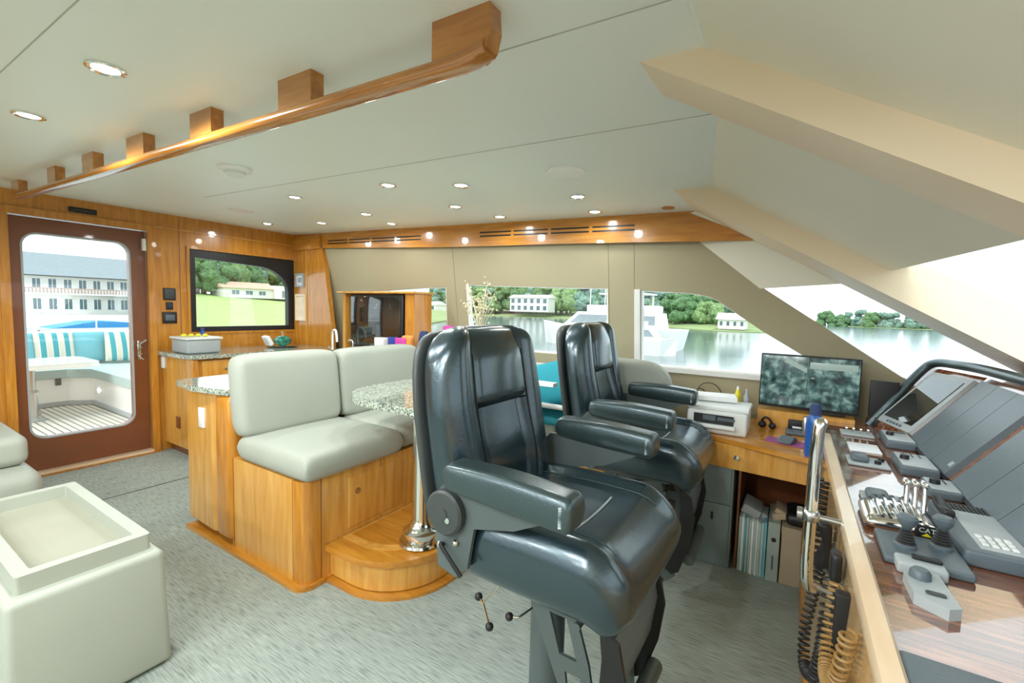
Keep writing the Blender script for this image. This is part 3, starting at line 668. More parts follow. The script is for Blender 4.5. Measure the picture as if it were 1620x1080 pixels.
# bench along the port side and forward bench
t = thing('side_bench_base', 'wooden base of the bench under the side windows', 'bench base', (-1.4, 2.6, 0))
obj('front_panel', MB().box((-1.795, 2.37, 0), (-1.16, 2.40, .50)), 'wood_light', t, smooth=False)
obj('inner_body', MB().box((-1.795, 2.40, 0), (-1.16, 2.86, .495)), 'wood_v', t, smooth=False)
single('side_seat_cushion', cush(-1.48, 2.60, .50, .62, .62, .42, .05), 'uphol', 'long cream seat cushion under the side windows behind the helm seats', 'cushion')
single('side_back_cushion', backc(2.81, -2.35, -.75, .62, .92, .09, .04, .02, axis='x'), 'uphol', 'low cream back cushion along the wall under the side windows', 'cushion')
t = thing('forward_bench_base', 'wooden base under the forward dinette bench beside the desk', 'bench base', (-.85, 2.68, 0))
obj('body', MB().box((-1.155, 2.50, 0), (-.55, 2.86, .50)), 'wood_light', t, smooth=False)
single('forward_seat_cushion', cush(-.86, 2.70, .50, .62, .58, .18, .04), 'uphol', 'cream seat cushion of the forward dinette bench behind the far helm seat', 'cushion')
def fb():
    H = .53; Wd = .64
    def post(a, b, c): return (-.865+a, 2.555-c, .502+H/2+b)
    return MB().puff(Wd, H, lambda x, y: .05, lambda x, y: -.05, .045, 24, 20, post, corner=2.2)
single('forward_back_cushion', fb(), 'uphol', 'rounded off-white backrest right of the far helm seat, beside the printer', 'cushion')
# table
t = thing('dinette_table', 'granite topped dinette table on chrome pedestals behind the near helm seat', 'table', (-1.55, 1.85, .175))
tp = rrect(-2.0, 1.42, -1.12, 2.28, .30, 10)
obj('tabletop', MB().prism([(x, y, .815) for x, y in tp], (0, 0, .035)), 'granite', t)
obj('under_frame', MB().prism([(x, y, .79) for x, y in rrect(-1.9, 1.52, -1.22, 2.18, .22, 8)], (0, 0, .025)), 'wood_light', t)
for y in (1.545, 2.10):
    c = obj('pedestal', MB().lathe([(.09, 0), (.105, .008), (.10, .018), (.075, .024), (.075, .045), (.085, .05), (.085, .062), (.06, .075), (.048, .10), (.040, .12), (.040, .60), (.055, .61), (.055, .616)], (-1.455, y, .174), 32), 'chrome', t)
# teal pillows, towel
def pillow(c, s_, R, mat, label, nm='throw_pillow', group=None):
    H = s_[1]; c = Vector(c)
    mb = MB().puff(s_[0], s_[1], lambda x, y: s_[2]*(.35+.65*math.sqrt(max(0, (1-(2*x/s_[0])**2)*(1-(2*y/s_[1])**2)))), lambda x, y: -s_[2]*(.35+.65*math.sqrt(max(0, (1-(2*x/s_[0])**2)*(1-(2*y/s_[1])**2)))), .05, 18, 18, lambda x, y, z: c+R @ Vector((x, y, z)), corner=0)
    return single(nm, mb, mat, label, 'pillow', group)
pillow((-1.26, 2.62, .83), (.40, .30, .06), rz(.15) @ rx(1.25) @ rz(.3), 'teal', 'teal throw pillow leaning under the side window between the helm seats')
pillow((-1.20, 2.44, .655), (.34, .20, .035), rz(.1) @ rx(.25), 'teal', 'lower flat teal pillow lying on the side bench')
single('white_towel', MB().rbox((-1.45, 2.36, .855), (-1.15, 2.30, .875), .006).rbox((-1.40, 2.33, .70), (-1.10, 2.50, .73), .012, R=rx(-.25)), 'paper', 'white folded cloth between the two teal pillows', 'towel')
# dried flowers
t = thing('flower_vase', 'tall spray of dried cream flowers on the sill between side windows', 'flowers', (-1.98, 2.73, .935))
obj('vase', MB().lathe([(.035, 0), (.05, .03), (.055, .09), (.035, .15), (.03, .17)], (-1.98, 2.72, .93), 24), 'white', t)
rs = random.Random(3)
stm = MB(); bl = MB()
for i in range(16):
    a = rs.uniform(0, 2*PI); sp_ = rs.uniform(.02, .17); h = rs.uniform(.30, .50)
    p = [(-1.98, 2.72, 1.05), (-1.98+.4*sp_*math.cos(a), 2.72+.25*sp_*math.sin(a), 1.05+h*.5), (-1.98+sp_*1.1*math.cos(a), 2.72+.5*sp_*math.sin(a), 1.0+h)]
    pp = spline(p, 6); stm.tube(pp, .003, 5)
    for k in range(10):
        q = pp[-1-rs.randrange(6)] + Vector((rs.uniform(-.03, .03), rs.uniform(-.02, .02), rs.uniform(-.03, .03)))
        bl.ball(q, rs.uniform(.004, .010), 6)
obj('stems', stm, 'flower', t); obj('blossoms', bl, 'flower', t)
# coloured bits by the television
single('orange_bag', MB().puff(.11, .14, lambda x, y: .03, lambda x, y: -.03, .03, 12, 12, lambda x, y, z: (-2.49+x+.2*y, 2.47+z, 1.01+y)), 'orange', 'orange snack bag beside the television frame', 'bag')
single('magenta_card', MB().rbox((-2.56, 2.42, .98), (-2.47, 2.44, 1.06), .004, R=rz(.3)), 'magenta', 'magenta card standing beside the blue book near the television', 'card')
single('blue_book', MB().rbox((-2.66, 2.43, .97), (-2.56, 2.45, 1.06), .004), 'blue_dk', 'dark blue book standing just right of the television', 'book')
single('tissue_box', MB().rbox((-2.78, 2.40, .94), (-2.68, 2.47, 1.05), .006), 'printer', 'white tissue box in front of the television foot', 'box')
t = thing('jar_shelf', 'small shelf ledge behind the backrest carrying the coloured things', 'shelf', (-2.6, 2.45, .86))
obj('board', MB().box((-2.97, 2.36, .835), (-2.41, 2.56, .855)), 'wood_light', t, smooth=False)
obj('riser', MB().box((-2.80, 2.385, .855), (-2.42, 2.50, .94)), 'wood_light', t, smooth=False)
single('floral_cloth', MB().puff(.07, .26, lambda x, y: .02, lambda x, y: -.02, .015, 10, 10, lambda x, y, z: (-2.42+x+.25*y, 2.55+z, .985+y)), 'navy_cloth', 'navy and white patterned cloth left of the near helm headrest', 'cloth')
single('pink_hat', MB().lathe([(.10, 0), (.10, .004), (.05, .01), (.045, .04), (.001, .045)], (-2.2, 2.62, 1.12), 20), 'magenta', 'pink hat lying on the sill just above the near helm headrest', 'hat')

# ================================================================== OTTOMAN + LEFT SETTEE
t = thing('storage_ottoman', 'cream tapered storage ottoman with a recessed tray lid', 'ottoman', (-2.3, .48, 0))
x0, x1, y0, y1 = -2.75, -1.84, .27, .655
bm_ = MB().rbox((x0, y0, .006), (x1, y1, .42), .022, 4)
for v in bm_.v:
    f = 1-.05*(1-v.z/.42)*-1.0; v.x = (v.x-(x0+x1)/2)*(1+.03*(1-v.z/.42))+(x0+x1)/2; v.y = (v.y-(y0+y1)/2)*(1+.06*(1-v.z/.42))+(y0+y1)/2
obj('body', bm_, 'uphol2', t)
obj('base', MB().box((x0+.03, y0+.03, 0), (x1-.03, y1-.03, .025)), 'traypad', t, smooth=False)
xa, xb, ya, yb = -2.70, -1.885, .30, .63
obj('tray_rim', MB().prism([(x, y, .42) for x, y in rrect(xa, ya, xb, yb, .012, 4)], (0, 0, .055), [[(x, y, .42) for x, y in rrect(xa+.038, ya+.038, xb-.038, yb-.038, .006, 3)]]), 'uphol2', t, smooth=False)
obj('tray_floor', MB().box((xa+.036, ya+.036, .418), (xb-.036, yb-.036, .428)), 'traypad', t, smooth=False)
t = thing('settee', 'cream leather settee at the left edge beside the glass door', 'sofa', (-3.7, .25, 0))
obj('seat_cushion', MB().rbox((-4.30, -.5, .22), (-3.28, .655, .40), .07, 5), 'uphol', t)
obj('back_cushion', MB().rbox((-4.30, -.5, .40), (-3.42, .63, .565), .05, 5), 'uphol', t)
obj('base', MB().box((-4.28, -.5, 0), (-3.36, .60, .225)), 'uphol2', t, smooth=False)

# ================================================================== HELM CHAIRS  (local origin = foot of the pedestal, facing +x)
def make_chair():
    t = thing('helm_chair', '', 'helm chair', (0, 0, 0))
    # seat: bolstered top, waterfall front
    SX, SY = .56, .55
    def top(x, y):
        e = abs(y)/(SY/2); b = .018*(1-abs(1-min(1, max(0, (e-.62)/.38))*2)) if e > .62 else 0
        return .735 - .012*(1-min(1, e/.62)**2) + b + .012*math.cos(x*6)
    def bot(x, y): return .575
    def wf(x, y, z):
        x0_ = .12
        if x > x0_:
            d = x-x0_; a = min(1.25, d/.16*1.25*.9); 
            # bend downwards around an axis below the seat
            R_ = .135; zz = z-.60; ang = d/.155
            x = x0_ + math.sin(min(ang, 1.45))*(R_+zz*.62)*.74; z = .60-.03 + math.cos(min(ang, 1.45))*(R_*.2+zz) - (1-math.cos(min(ang, 1.45)))*.06 + .003
        return (x+.085, y, z-.10*max(0, x-.14))
    obj('seat_cushion', MB().puff(SX, SY, top, bot, .055, 34, 30, wf, corner=.8), 'leather', t, angle=60)
    def surf(x, y): return Vector(wf(x, y, top(x, y)+.0015))
    st = MB()
    for yy in (-.168, .168): obj('seat_piping', MB().tube([surf(-.24+.028*i, yy) for i in range(16)], .0022, 5), 'leather2', t)
    obj('seat_crease', MB().tube([surf(.065, -.160+.02*i)+Vector((0, 0, .001)) for i in range(14)], .003, 5), 'stitch', t)
    # backrest
    H = .60; BW = .53; tilt = -.16
    def bpost(a, b, c):
        # a across, b up (0 centre), c thickness
        f = (b+H/2)/H
        wd = 1 - .07*max(0, f-.6)/.4 - .02*(1-f)
        p = Vector((c-.03, a*wd, b+H/2)); p = ry(tilt) @ p
        return (p.x-.175, p.y, p.z+.655)
    def bt(x, y):
        e = abs(x)/(BW/2); bo = .036*math.sin(PI*min(1, max(0, (e-.42)/.62)))**.8 if e > .42 else 0
        head = 0
        lum = .022*math.exp(-((y+.14)/.12)**2)*(1-e*e)
        return .055+bo+head+lum
    obj('backrest', MB().puff(BW, H, bt, lambda x, y: -.035, .07, 36, 40, bpost, corner=1.25), 'leather', t, angle=60)
    for xx in (-.142, .142): obj('back_seam', MB().tube([Vector(bpost(xx, -.24+.028*i, bt(xx, -.24+.028*i)+.001)) for i in range(17)], .0022, 5), 'black', t)
    hl = MB(); hl.tube([Vector(bpost(-.135+.018*i, .046, bt(-.135+.018*i, .046)+.001)) for i in range(16)], .0035, 5)
    obj('headrest_crease', hl, 'black', t)
    obj('headrest', MB().puff(.29, .24, lambda x, y: .084+.018*(1-(2*x/.27)**2)-.9*max(0, y-.02)**1.5, lambda x, y: .02, .03, 20, 20, lambda a, b, c: bpost(a, b+.168, c), corner=.25), 'leather', t, angle=60)
    def spost(a, b, c):
        x, y, z = bpost(a, b-.01, c); return (x, y, z)
    obj('back_shell', MB().puff(BW+.012, H+.010, lambda x, y: -.030, lambda x, y: -.062-.03*(1-(2*x/BW)**2), .05, 24, 24, spost, corner=1.6), 'plastic', t, angle=60)
    # arms
    for s in (-1, 1):
        def apost(x, y, z, s=s): return (x+.045, s*.305+y, z+.865-.10*max(0, x)*.4)
        arm = obj('armrest', MB().puff(.36, .085, lambda x, y: .042+.006*(1-(x/.18)**2), lambda x, y: -.036+.012*max(0, -x/.18), .018, 24, 12, apost, corner=.3), 'leather2', t, angle=60)
        st = MB()
        for k in range(14):
            z = .838+.0034*k; st.tube([(.196, s*.305-.0405, z), (.203, s*.305-.0395, z+.002)], .0014, 4)
        obj('stitching', st, 'stitch', arm)
        y = s*.285
        pl = [(-.20, .68), (-.20, .80), (-.16, .845), (-.10, .85), (.16, .842), (.17, .825), (.05, .765), (-.07, .735), (-.09, .62), (-.13, .585), (-.19, .60)]
        br = obj('arm_bracket', MB().prism([(a, y-.006, b) for a, b in pl], (0, .012, 0)), 'steel_grey', t, smooth=False)
        R_ = rx(PI/2 if s < 0 else -PI/2)
        pv = obj('pivot_cover', MB().lathe([(.058, 0), (.06, .006), (.06, .022), (.054, .028), (.02, .030), (.018, .034), (.001, .034)], (-.155, y+s*.004, .762), 28, R_), 'plastic', t)
        obj('pivot_bolt', MB().lathe([(.008, 0), (.008, .005), (.001, .006)], (-.135, y+s*.032, .750), 12, R_), 'chrome', pv)
    # recline lever (near side)
    y = -.285
    lv = MB().tube(spline([(-.17, y-.01, .665), (-.16, y-.03, .675), (-.13, y-.035, .655), (-.09, y-.03, .612)]), .006, 8)
    lever = obj('recline_lever', lv, 'black', t)
    obj('lever_bolt', MB().ball((-.175, y-.016, .667), .009).ball((-.125, y-.012, .684), .009), 'chrome', lever)
    # seat pan and under frame
    obj('seat_pan', MB().rbox((-.17, -.21, .555), (.20, .21, .590), .012), 'steel_grey', t)
    obj('slide_frame', MB().box((-.12, -.13, .52), (.16, -.10, .555)).box((-.12, .10, .52), (.16, .13, .555)).box((-.10, -.11, .505), (.10, .11, .525)), 'steel_grey', t, smooth=False)
    # pedestal
    obj('pedestal', MB().lathe([(.15, 0), (.15, .012), (.06, .02), (.053, .03), (.053, .44)], (0, 0, 0), 32), 'steel_grey', t)
    obj('swivel_head', MB().lathe([(.047, .44), (.047, .47), (.06, .475), (.075, .505), (.001, .506)], (0, 0, 0), 28), 'black', t)
    # adjustment handles with ball knobs
    for (p0, p1, kn) in (((-.06, -.13, .535), (-.13, -.16, .44), ((-.155, -.15, .445), (-.085, -.19, .405))), ((.02, -.055, .455), (-.02, -.14, .43), ((-.045, -.15, .428),))):
        h = MB().tube([p0, p1], .003, 6)
        for q in kn: h.tube([p1, q], .003, 6)
        hh = obj('adjust_handle', h, 'chrome', t)
        for q in kn: obj('ball_knob', MB().ball(q, .012, 12), 'black', hh)
    # footrest on slotted brackets
    ang = .30
    fr = None
    for s in (-1, 1):
        y = s*.15
        o_ = [(.02, .52), (.15, .55), (.20, .40), (.225, .27), (.23, .13), (.20, .10), (.16, .11), (.13, .28)]
        def q4(ax, az, bx, bz, wv):  # slot quadrilateral
            return [(ax, y-.005, az), (ax+wv, y-.005, az), (bx+wv, y-.005, bz), (bx, y-.005, bz)]
        obj('footrest_bracket', MB().prism([(a, y-.005, b) for a, b in o_], (0, .01, 0), [q4(.085, .50, .118, .395, .050), q4(.135, .355, .150, .245, .045)]), 'steel_grey', t, smooth=False)
    mb = MB()
    P = [(.255, .51), (.265, .44), (.25, .33), (.215, .22), (.20, .19), (.21, .18), (.23, .215), (.268, .33), (.283, .44), (.27, .51)]
    fr = obj('footrest_plate', MB().prism([(a, -.17, b) for a, b in P], (0, .34, 0)), 'cover', t)
    for s in (-1, 1):
        y = s*.178
        rim = [(.235, .54), (.285, .51), (.305, .42), (.29, .30), (.25, .17), (.22, .15), (.19, .17), (.215, .27), (.24, .36), (.245, .46)]
        obj('footrest_side', MB().prism([(a, y-.006, b) for a, b in rim], (0, .012, 0)), 'black', fr, smooth=False)
    obj('footrest_roller', MB().tube([(.285, -.165, .225), (.285, .165, .225)], .025, 16), 'steel_grey', fr)
    obj('footrest_hinge', MB().tube([(.17, -.17, .50), (.17, .17, .50)], .010, 10), 'steel_grey', t)
    return t
ch = make_chair()
ch.location = (-.585, 1.185, 0); ch.rotation_euler = (0, 0, -.02)
ch['label'] = 'black leather helm chair nearest the camera, on a grey pedestal'; ch['group'] = 'helm chairs'
ch2 = dup(ch, (-.615, 2.175, 0), .03, 'black leather helm chair farther away, next to the printer desk')

# ================================================================== DESK AREA
DX0, DX1, DY = -.53, .14, 2.45
t = thing('desk', 'honey wood desk with a drawer under the forward side window', 'desk', (-.15, 2.7, 0))
obj('top', MB().prism([(x, y, .66) for x, y in ((-.50, 2.50), (-.30, 2.455), (.13, 2.30), (.165, 2.40), (.30, 2.47), (.30, 3.02), (-.50, 3.02))], (0, 0, .022)), 'wood_x', t, smooth=False)
obj('back_riser', MB().box((-.14, 2.86, .682), (.30, 2.98, .775)), 'wood_light', t, smooth=False)
d = obj('drawer', MB().prism([(x, y, .535) for x, y in ((-.33, 2.452), (-.30, 2.445), (.115, 2.40), (.115, 2.42), (-.33, 2.472))], (0, 0, .122)), 'wood_light', t, smooth=False)
obj('knob', MB().lathe([(.005, 0), (.005, .012), (.013, .015), (.013, .024), (.001, .026)], (-.195, 2.437, .60), 16, rx(PI/2)), 'chrome', d)
obj('side_panel', MB().box((-.185, 2.50, 0), (-.175, 3.02, .66)), 'wood_door', t, smooth=False)
obj('back_panel', MB().box((-.18, 2.98, 0), (.17, 3.0, .66)), 'wood_door', t, smooth=False)
t = thing('file_cabinet', 'blue grey metal two drawer cabinet under the desk', 'cabinet', (-.33, 2.7, 0))
obj('body', MB().rbox((-.48, 2.475, .0), (-.205, 2.95, .655), .006), 'cab_grey', t)
for z0_, z1_ in ((.05, .33), (.335, .64)):
    d = obj('drawer', MB().rbox((-.47, 2.464, z0_), (-.215, 2.478, z1_), .003), 'cab_grey', t)
    obj('handle', MB().rbox((-.30, 2.459, z1_-.085), (-.29, 2.466, z1_-.045), .002), 'black', d)
t = thing('computer_monitor', 'widescreen monitor showing four camera views, on the desk riser', 'monitor', (.08, 2.9, .775))
RM = rz(-.05)
c0 = (.085, 2.90, 0)
def mbx(a, b, r=.004): return MB().rbox(a, b, r, R=RM, c=c0)
obj('case', mbx((-.14, 2.895, .792), (.315, 2.925, 1.088)), 'black', t)
sc = obj('screen', mbx((-.134, 2.893, .806), (.309, 2.896, 1.080), .001), 'cctv', t)
obj('screen_picture', mbx((.093, 2.8915, 1.02), (.300, 2.8935, 1.055), .001), 'scr_grey', sc)
obj('screen_picture', MB().prism([(.10, 2.8915, .965), (.30, 2.8915, .985), (.30, 2.8915, 1.01), (.20, 2.8915, 1.005), (.10, 2.8915, .97)], (0, .002, 0)), 'scr_grey', sc)
obj('screen_picture', MB().prism([(-.03, 2.8915, 1.05), (.08, 2.8915, .995), (.08, 2.8915, 1.02), (.0, 2.8915, 1.065)], (0, .002, 0)), 'scr_grey', sc)
obj('screen_divider', mbx((.083, 2.8912, .806), (.087, 2.8935, 1.08), .0005), 'scr_dark', sc)
obj('stand', mbx((.16, 2.90, .776), (.26, 2.95, .80)), 'black', t)
t = thing('printer', 'white inkjet printer with open front tray on the desk', 'printer', (-.29, 2.62, .682))
obj('body', MB().rbox((-.45, 2.50, .683), (-.165, 2.76, .80), .012), 'printer', t)
obj('paper_slot', MB().box((-.415, 2.494, .735), (-.225, 2.503, .782)), 'black', t, smooth=False)
obj('cartridge_bay', MB().box((-.37, 2.490, .752), (-.31, 2.4945, .778)).box((-.30, 2.490, .756), (-.22, 2.4945, .772)), 'instr', t, smooth=False)
obj('lid', MB().rbox((-.455, 2.515, .80), (-.160, 2.77, .818), .006), 'printer', t)
obj('output_tray', MB().rbox((-.43, 2.46, .715), (-.215, 2.51, .735), .004, R=rx(-.1)), 'printer', t)
single('loose_papers', MB().rbox((-.45, 2.66, .822), (-.24, 2.80, .85), .003, R=rz(.2)), 'paper', 'stack of white paper on top of the printer', 'paper')
t = thing('glue_bottle', 'small yellow bottle beside the monitor behind the printer', 'bottle', (-.245, 2.86, .682))
obj('bottle', MB().lathe([(.014, 0), (.016, .01), (.016, .16), (.008, .19)], (-.245, 2.86, .682), 16), 'yellow', t)
obj('cap', MB().lathe([(.008, .19), (.006, .205), (.001, .21)], (-.245, 2.86, .682), 12), 'printer', t)
single('sanitizer_bottle', MB().lathe([(.016, 0), (.018, .01), (.018, .15), (.008, .17), (.008, .195), (.001, .196)], (-.20, 2.87, .682), 16), 'instr_lt', 'clear grey bottle between the yellow bottle and the monitor', 'bottle')
single('cable_loop', MB().tube(spline([(-.52, 2.92, .70), (-.46, 2.93, .86), (-.38, 2.94, .875), (-.33, 2.94, .80), (-.36, 2.93, .72)]), .003, 6).tube(spline([(-.50, 2.93, .70), (-.48, 2.94, .83), (-.43, 2.94, .82), (-.42, 2.93, .70)]), .003, 6), 'rubber', 'thin black cable loops against the wall behind the printer', 'cable')
single('headset', MB().tube(spline([(-.115, 2.80, .72), (-.10, 2.79, .745), (-.075, 2.79, .735), (-.06, 2.80, .70)]), .006, 8).ball((-.11, 2.795, .705), .02, 12).ball((-.062, 2.80, .70), .018, 12), 'black', 'black headset lying on the desk under the monitor', 'headset')
t = thing('card_dock', 'dark docking station on the desk in front of the monitor', 'dock', (.05, 2.78, .682))
obj('body', MB().rbox((.0, 2.72, .683), (.125, 2.84, .70), .005), 'instr', t)
obj('device', MB().rbox((.01, 2.80, .70), (.10, 2.84, .745), .005), 'black', t)
obj('label_plate', MB().box((.03, 2.797, .705), (.07, 2.80, .715)), 'paper', t, smooth=False)
single('spray_can', MB().lathe([(.014, 0), (.014, .07), (.008, .08), (.008, .09), (.001, .091)], (.085, 2.73, .70), 16), 'chrome', 'small chrome can standing on the docking station', 'can')
single('mouse_mat', MB().prism([(x, y, .683) for x, y in ((-.085, 2.52), (.08, 2.475), (.10, 2.58), (-.07, 2.615))], (0, 0, .004)), 'purple', 'purple and black mouse mat on the desk', 'mouse mat')
t = thing('computer_mouse', 'dark grey computer mouse on the purple mat', 'mouse', (.01, 2.54, .688))
obj('body', MB().puff(.065, .10, lambda x, y: .688+.03*(1-(y/.06)**2), lambda x, y: .688, .02, 12, 14, lambda x, y, z: (.01+.3*y+x, 2.54+y-.3*x, z)), 'instr', t)
obj('wheel', MB().tube([(-.005+.012, 2.575, .708), (.015+.012, 2.575, .708)], .006, 10), 'black', t)
t = thing('water_bottle', 'blue water bottle standing at the corner where desk meets console', 'bottle', (.105, 2.36, .682))
obj('bottle', MB().lathe([(.030, 0), (.033, .01), (.033, .15), (.028, .175), (.02, .19)], (.108, 2.37, .682), 24), 'blue', t)
obj('cap', MB().lathe([(.022, .185), (.022, .225), (.015, .235), (.001, .236)], (.108, 2.37, .682), 20), 'navy_cloth', t)
# books and boxes under the desk
ORD = ('first', 'second', 'third', 'fourth', 'fifth', 'sixth', 'seventh', 'eighth', 'ninth', 'tenth', 'eleventh', 'twelfth')
rs = random.Random(5)
x = -.170
for i in range(11):
    th_ = .009+rs.random()*.004; h = .275+rs.random()*.012
    b = MB().rbox((x, 2.485+rs.random()*.01, .0), (x+th_-.001, 2.70, h), .0015)
    o = single('magazine', b, ['deck_pad', 'paper', 'teal_lt', 'printer'][i % 4] if i % 3 else 'deck_pad', '%s magazine from the left in the pale row under the desk' % ORD[i], 'magazine', 'magazines under the desk')
    x += th_
t = thing('box_file', 'pale green grey box file with a dark finger hole, right of the magazines', 'binder', (x+.03, 2.6, 0))
obj('case', MB().rbox((x+.003, 2.48, 0), (x+.055, 2.74, .295), .003), 'binder', t)
obj('finger_hole', MB().lathe([(.011, 0), (.011, .002), (.001, .002)], (x+.03, 2.4805, .21), 18, rx(PI/2)), 'black', t)
obj('spine_label', MB().box((x+.026, 2.4785, .06), (x+.034, 2.4802, .13)), 'instr', t, smooth=False)
bx = x+.062
single('paper_bundle', MB().rbox((-.165, 2.52, .285), (-.08, 2.68, .33), .004, R=ry(.35)).rbox((-.12, 2.55, .28), (-.05, 2.66, .31), .004, R=ry(.5)), 'instr_lt', 'crumpled plastic folder lying on top of the magazines', 'folder')
single('leaflet_stack', MB().rbox((-.03, 2.52, .298), (.03, 2.66, .33), .003, R=ry(-.3)).rbox((-.02, 2.53, .32), (.03, 2.65, .345), .003, R=ry(.4)), 'kraft', 'brown leaflets lying on top of the box file', 'leaflets')
t = thing('cardboard_box', 'tan cardboard box standing right of the box file', 'box', (bx+.06, 2.6, 0))
obj('carton', MB().box((bx, 2.49, 0), (min(bx+.13, .16), 2.72, .25)), 'kraft', t, smooth=False)
obj('lid', MB().box((bx-.002, 2.485, .25), (min(bx+.132, .162), 2.725, .285)), 'kraft', t, smooth=False)
single('black_bag', MB().puff(.13, .20, lambda x_, y_: .06, lambda x_, y_: 0, .03, 12, 12, lambda x_, y_, z: (bx+.075+x_, 2.60+y_, .287+z)), 'black', 'black bag on top of the tan cardboard box', 'bag')

# ================================================================== CONSOLE
t = thing('helm_console', 'wooden helm console with glossy dark veneer top and pale edge', 'console', (.5, 0, 0))
def face(z): return .10+.045*z/.755
CY0, CY1 = -2.2, 2.43
obj('front_panel', MB().prism([(face(.10), CY0, .10), (face(.745), CY0, .745), (face(.745)+.02, CY0, .745), (face(.10)+.02, CY0, .10)], (0, CY1-CY0, 0)), 'beige_panel', t, smooth=False)
obj('kick_panel', MB().prism([(.096, CY0, 0), (face(.10)-.006, CY0, .10), (face(.10)+.02, CY0, .10), (.116, CY0, 0)], (0, CY1-CY0, 0)), 'wood_v', t, smooth=False)
obj('end_panel', MB().prism([(.115, CY1, 0), (face(.74), CY1, .74), (.62, CY1, .74), (.62, CY1, 0)], (0, .02, 0)), 'wood_door', t, smooth=False)
obj('edge_rail', MB().prism([(.140, CY0, .735), (.136, CY0, .768), (.140, CY0, .778), (.168, CY0, .780), (.174, CY0, .774), (.174, CY0, .735)], (0, CY1-CY0+.01, 0)), 'maple', t)
DZ = .755
obj('dash_top', MB().box((.15, CY0, DZ-.02), (.60, 3.02, DZ)), 'dash', t, smooth=False)
# raised instrument bank sloping up and forward
ub = .37
BEND = 2.61
def bk(u, y, lift=0):
    x0_ = .475 - .30*max(0, y-BEND) 
    return Vector((x0_+u*.60-lift*.80, y, DZ+.015+u*.80+lift*.60))
fa = [(CY0,), (BEND,), (3.0,)]
vs = []
for y in (CY0, BEND, 3.0):
    a_ = bk(0, y); b_ = bk(ub, y); vs += [(a_.x, y, DZ), tuple(a_), tuple(b_), (1.02, y, b_.z), (1.02, y, DZ-.02)]
fs = []
for k in range(2):
    for i in range(5):
        j = (i+1) % 5; fs.append((k*5+i, k*5+j, k*5+5+j, k*5+5+i))
fs += [(0, 1, 2, 3, 4), (10, 11, 12, 13, 14)]
obj('bank_panel', MB().add(vs, fs), 'dash', t, smooth=False)
obj('hood', MB().box((1.02, -3.0, .90), (1.64, 3.0, .94)), 'white', t, smooth=False)  # white chosen so the mostly hidden hood bounces light onto the front panels
brow = MB().tube(spline([bk(-.03, 2.90, .012), bk(.12, 2.91, .02), bk(ub-.05, 2.93, .03), bk(ub+.01, 2.90, .03), bk(ub+.02, 2.76, .03), bk(ub+.02, 2.45, .03), bk(ub+.02, 1.4, .03), bk(ub+.02, -.5, .03), bk(ub+.02, -2.0, .03)], 8), .020, 12)
obj('padded_brow', brow, 'leather2', t)
NB = Vector((-.80, 0, .60))
def bpan(mb, y0_, y1_, u0, u1, l0, l1):
    a = [bk(u0, y0_, l0), bk(u0, y1_, l0), bk(u1, y1_, l0), bk(u1, y0_, l0)]
    return mb.prism(a, NB*(l1-l0))
td = thing('chart_display', 'grey framed glossy display at the far end of the instrument bank', 'display', bk(0, 2.76)[:])
obj('bezel', bpan(MB(), 2.625, 2.885, .015, .34, .0, .016), 'instr_lt', td, smooth=False)
obj('screen', bpan(MB(), 2.65, 2.865, .05, .315, .016, .019), 'chart', td, smooth=False)
for i in range(5): obj('button', bpan(MB(), 2.70+.025*i, 2.712+.025*i, .025, .036, .016, .02), 'instr', td, smooth=False)
def slat_cover(y0_, n, w_, label, u1=.345):
    tt = thing('display_cover', label, 'cover', bk(0, y0_+n*w_/2)[:])
    for i in range(n):
        obj('slat', bpan(MB(), y0_+i*w_+.002, y0_+(i+1)*w_-.002, .0, u1, .0, .018), 'cover', tt, smooth=False)
    obj('edge_strip', bpan(MB(), y0_, y0_+n*w_, -.012, .0, .0, .014), 'rubber', tt, smooth=False)
    obj('badge', bpan(MB(), y0_+.02, y0_+.045, .03, .05, .018, .0195), 'instr_lt', tt, smooth=False)
slat_cover(2.03, 3, .178, 'slate grey folding cover of three slats beside the glossy display')
slat_cover(1.42, 3, .178, 'slate grey slatted cover nearer the camera, cut by the right frame edge')
slat_cover(.82, 3, .178, 'slate grey slatted cover outside the frame towards starboard')
# fix things on the dash (x forward, y port)
def dbox(mb, x0, y0_, x1, y1_, z1_, r=.004, z0_=DZ, R=None): return mb.rbox((x0, y0_, z0_), (x1, y1_, z1_), r, R=R)
K = (1.3-DZ)/.38                              # scale of plan positions read at z .92
t = thing('switch_panel', 'pale switch plate with small levers at the far end of the dash', 'switch panel', (.29, 2.6, DZ))
obj('plate', dbox(MB(), .222, 2.56, .345, 2.66, DZ+.010), 'instr_lt', t)
for i in range(4): obj('toggle', MB().tube([(.24+.027*i, 2.61, DZ+.01), (.243+.027*i, 2.60, DZ+.03)], .005, 8), 'chrome', t)
single('note_pad', MB().rbox((.23, 2.28, DZ), (.335, 2.42, DZ+.006), .002), 'paper', 'blank white notepad on the far end of the dash', 'notepad')
def throttle_sw(x0, y0_, label):
    t = thing('toggle_control', label, 'control', (x0+.06, y0_+.05, DZ))
    obj('plate', dbox(MB(), x0, y0_, x0+.125, y0_+.12, DZ+.012, .006), 'instr_lt', t)
    obj('rocker', MB().puff(.055, .085, lambda x, y: DZ+.034, lambda x, y: DZ+.008, .02, 10, 12, lambda x, y, z: (x0+.038+x, y0_+.06+y, z)), 'instr', t)
    for dx, dy in ((.09, .035), (.105, .08)): obj('button', MB().lathe([(.010, 0), (.010, .012), (.001, .014)], (x0+dx, y0_+dy, DZ+.012), 14), 'black', t)
throttle_sw(.205, 2.05, 'grey rocker control plate beside the white notepad')
throttle_sw(.205, 1.62, 'grey rocker control plate left of the chrome throttle levers')
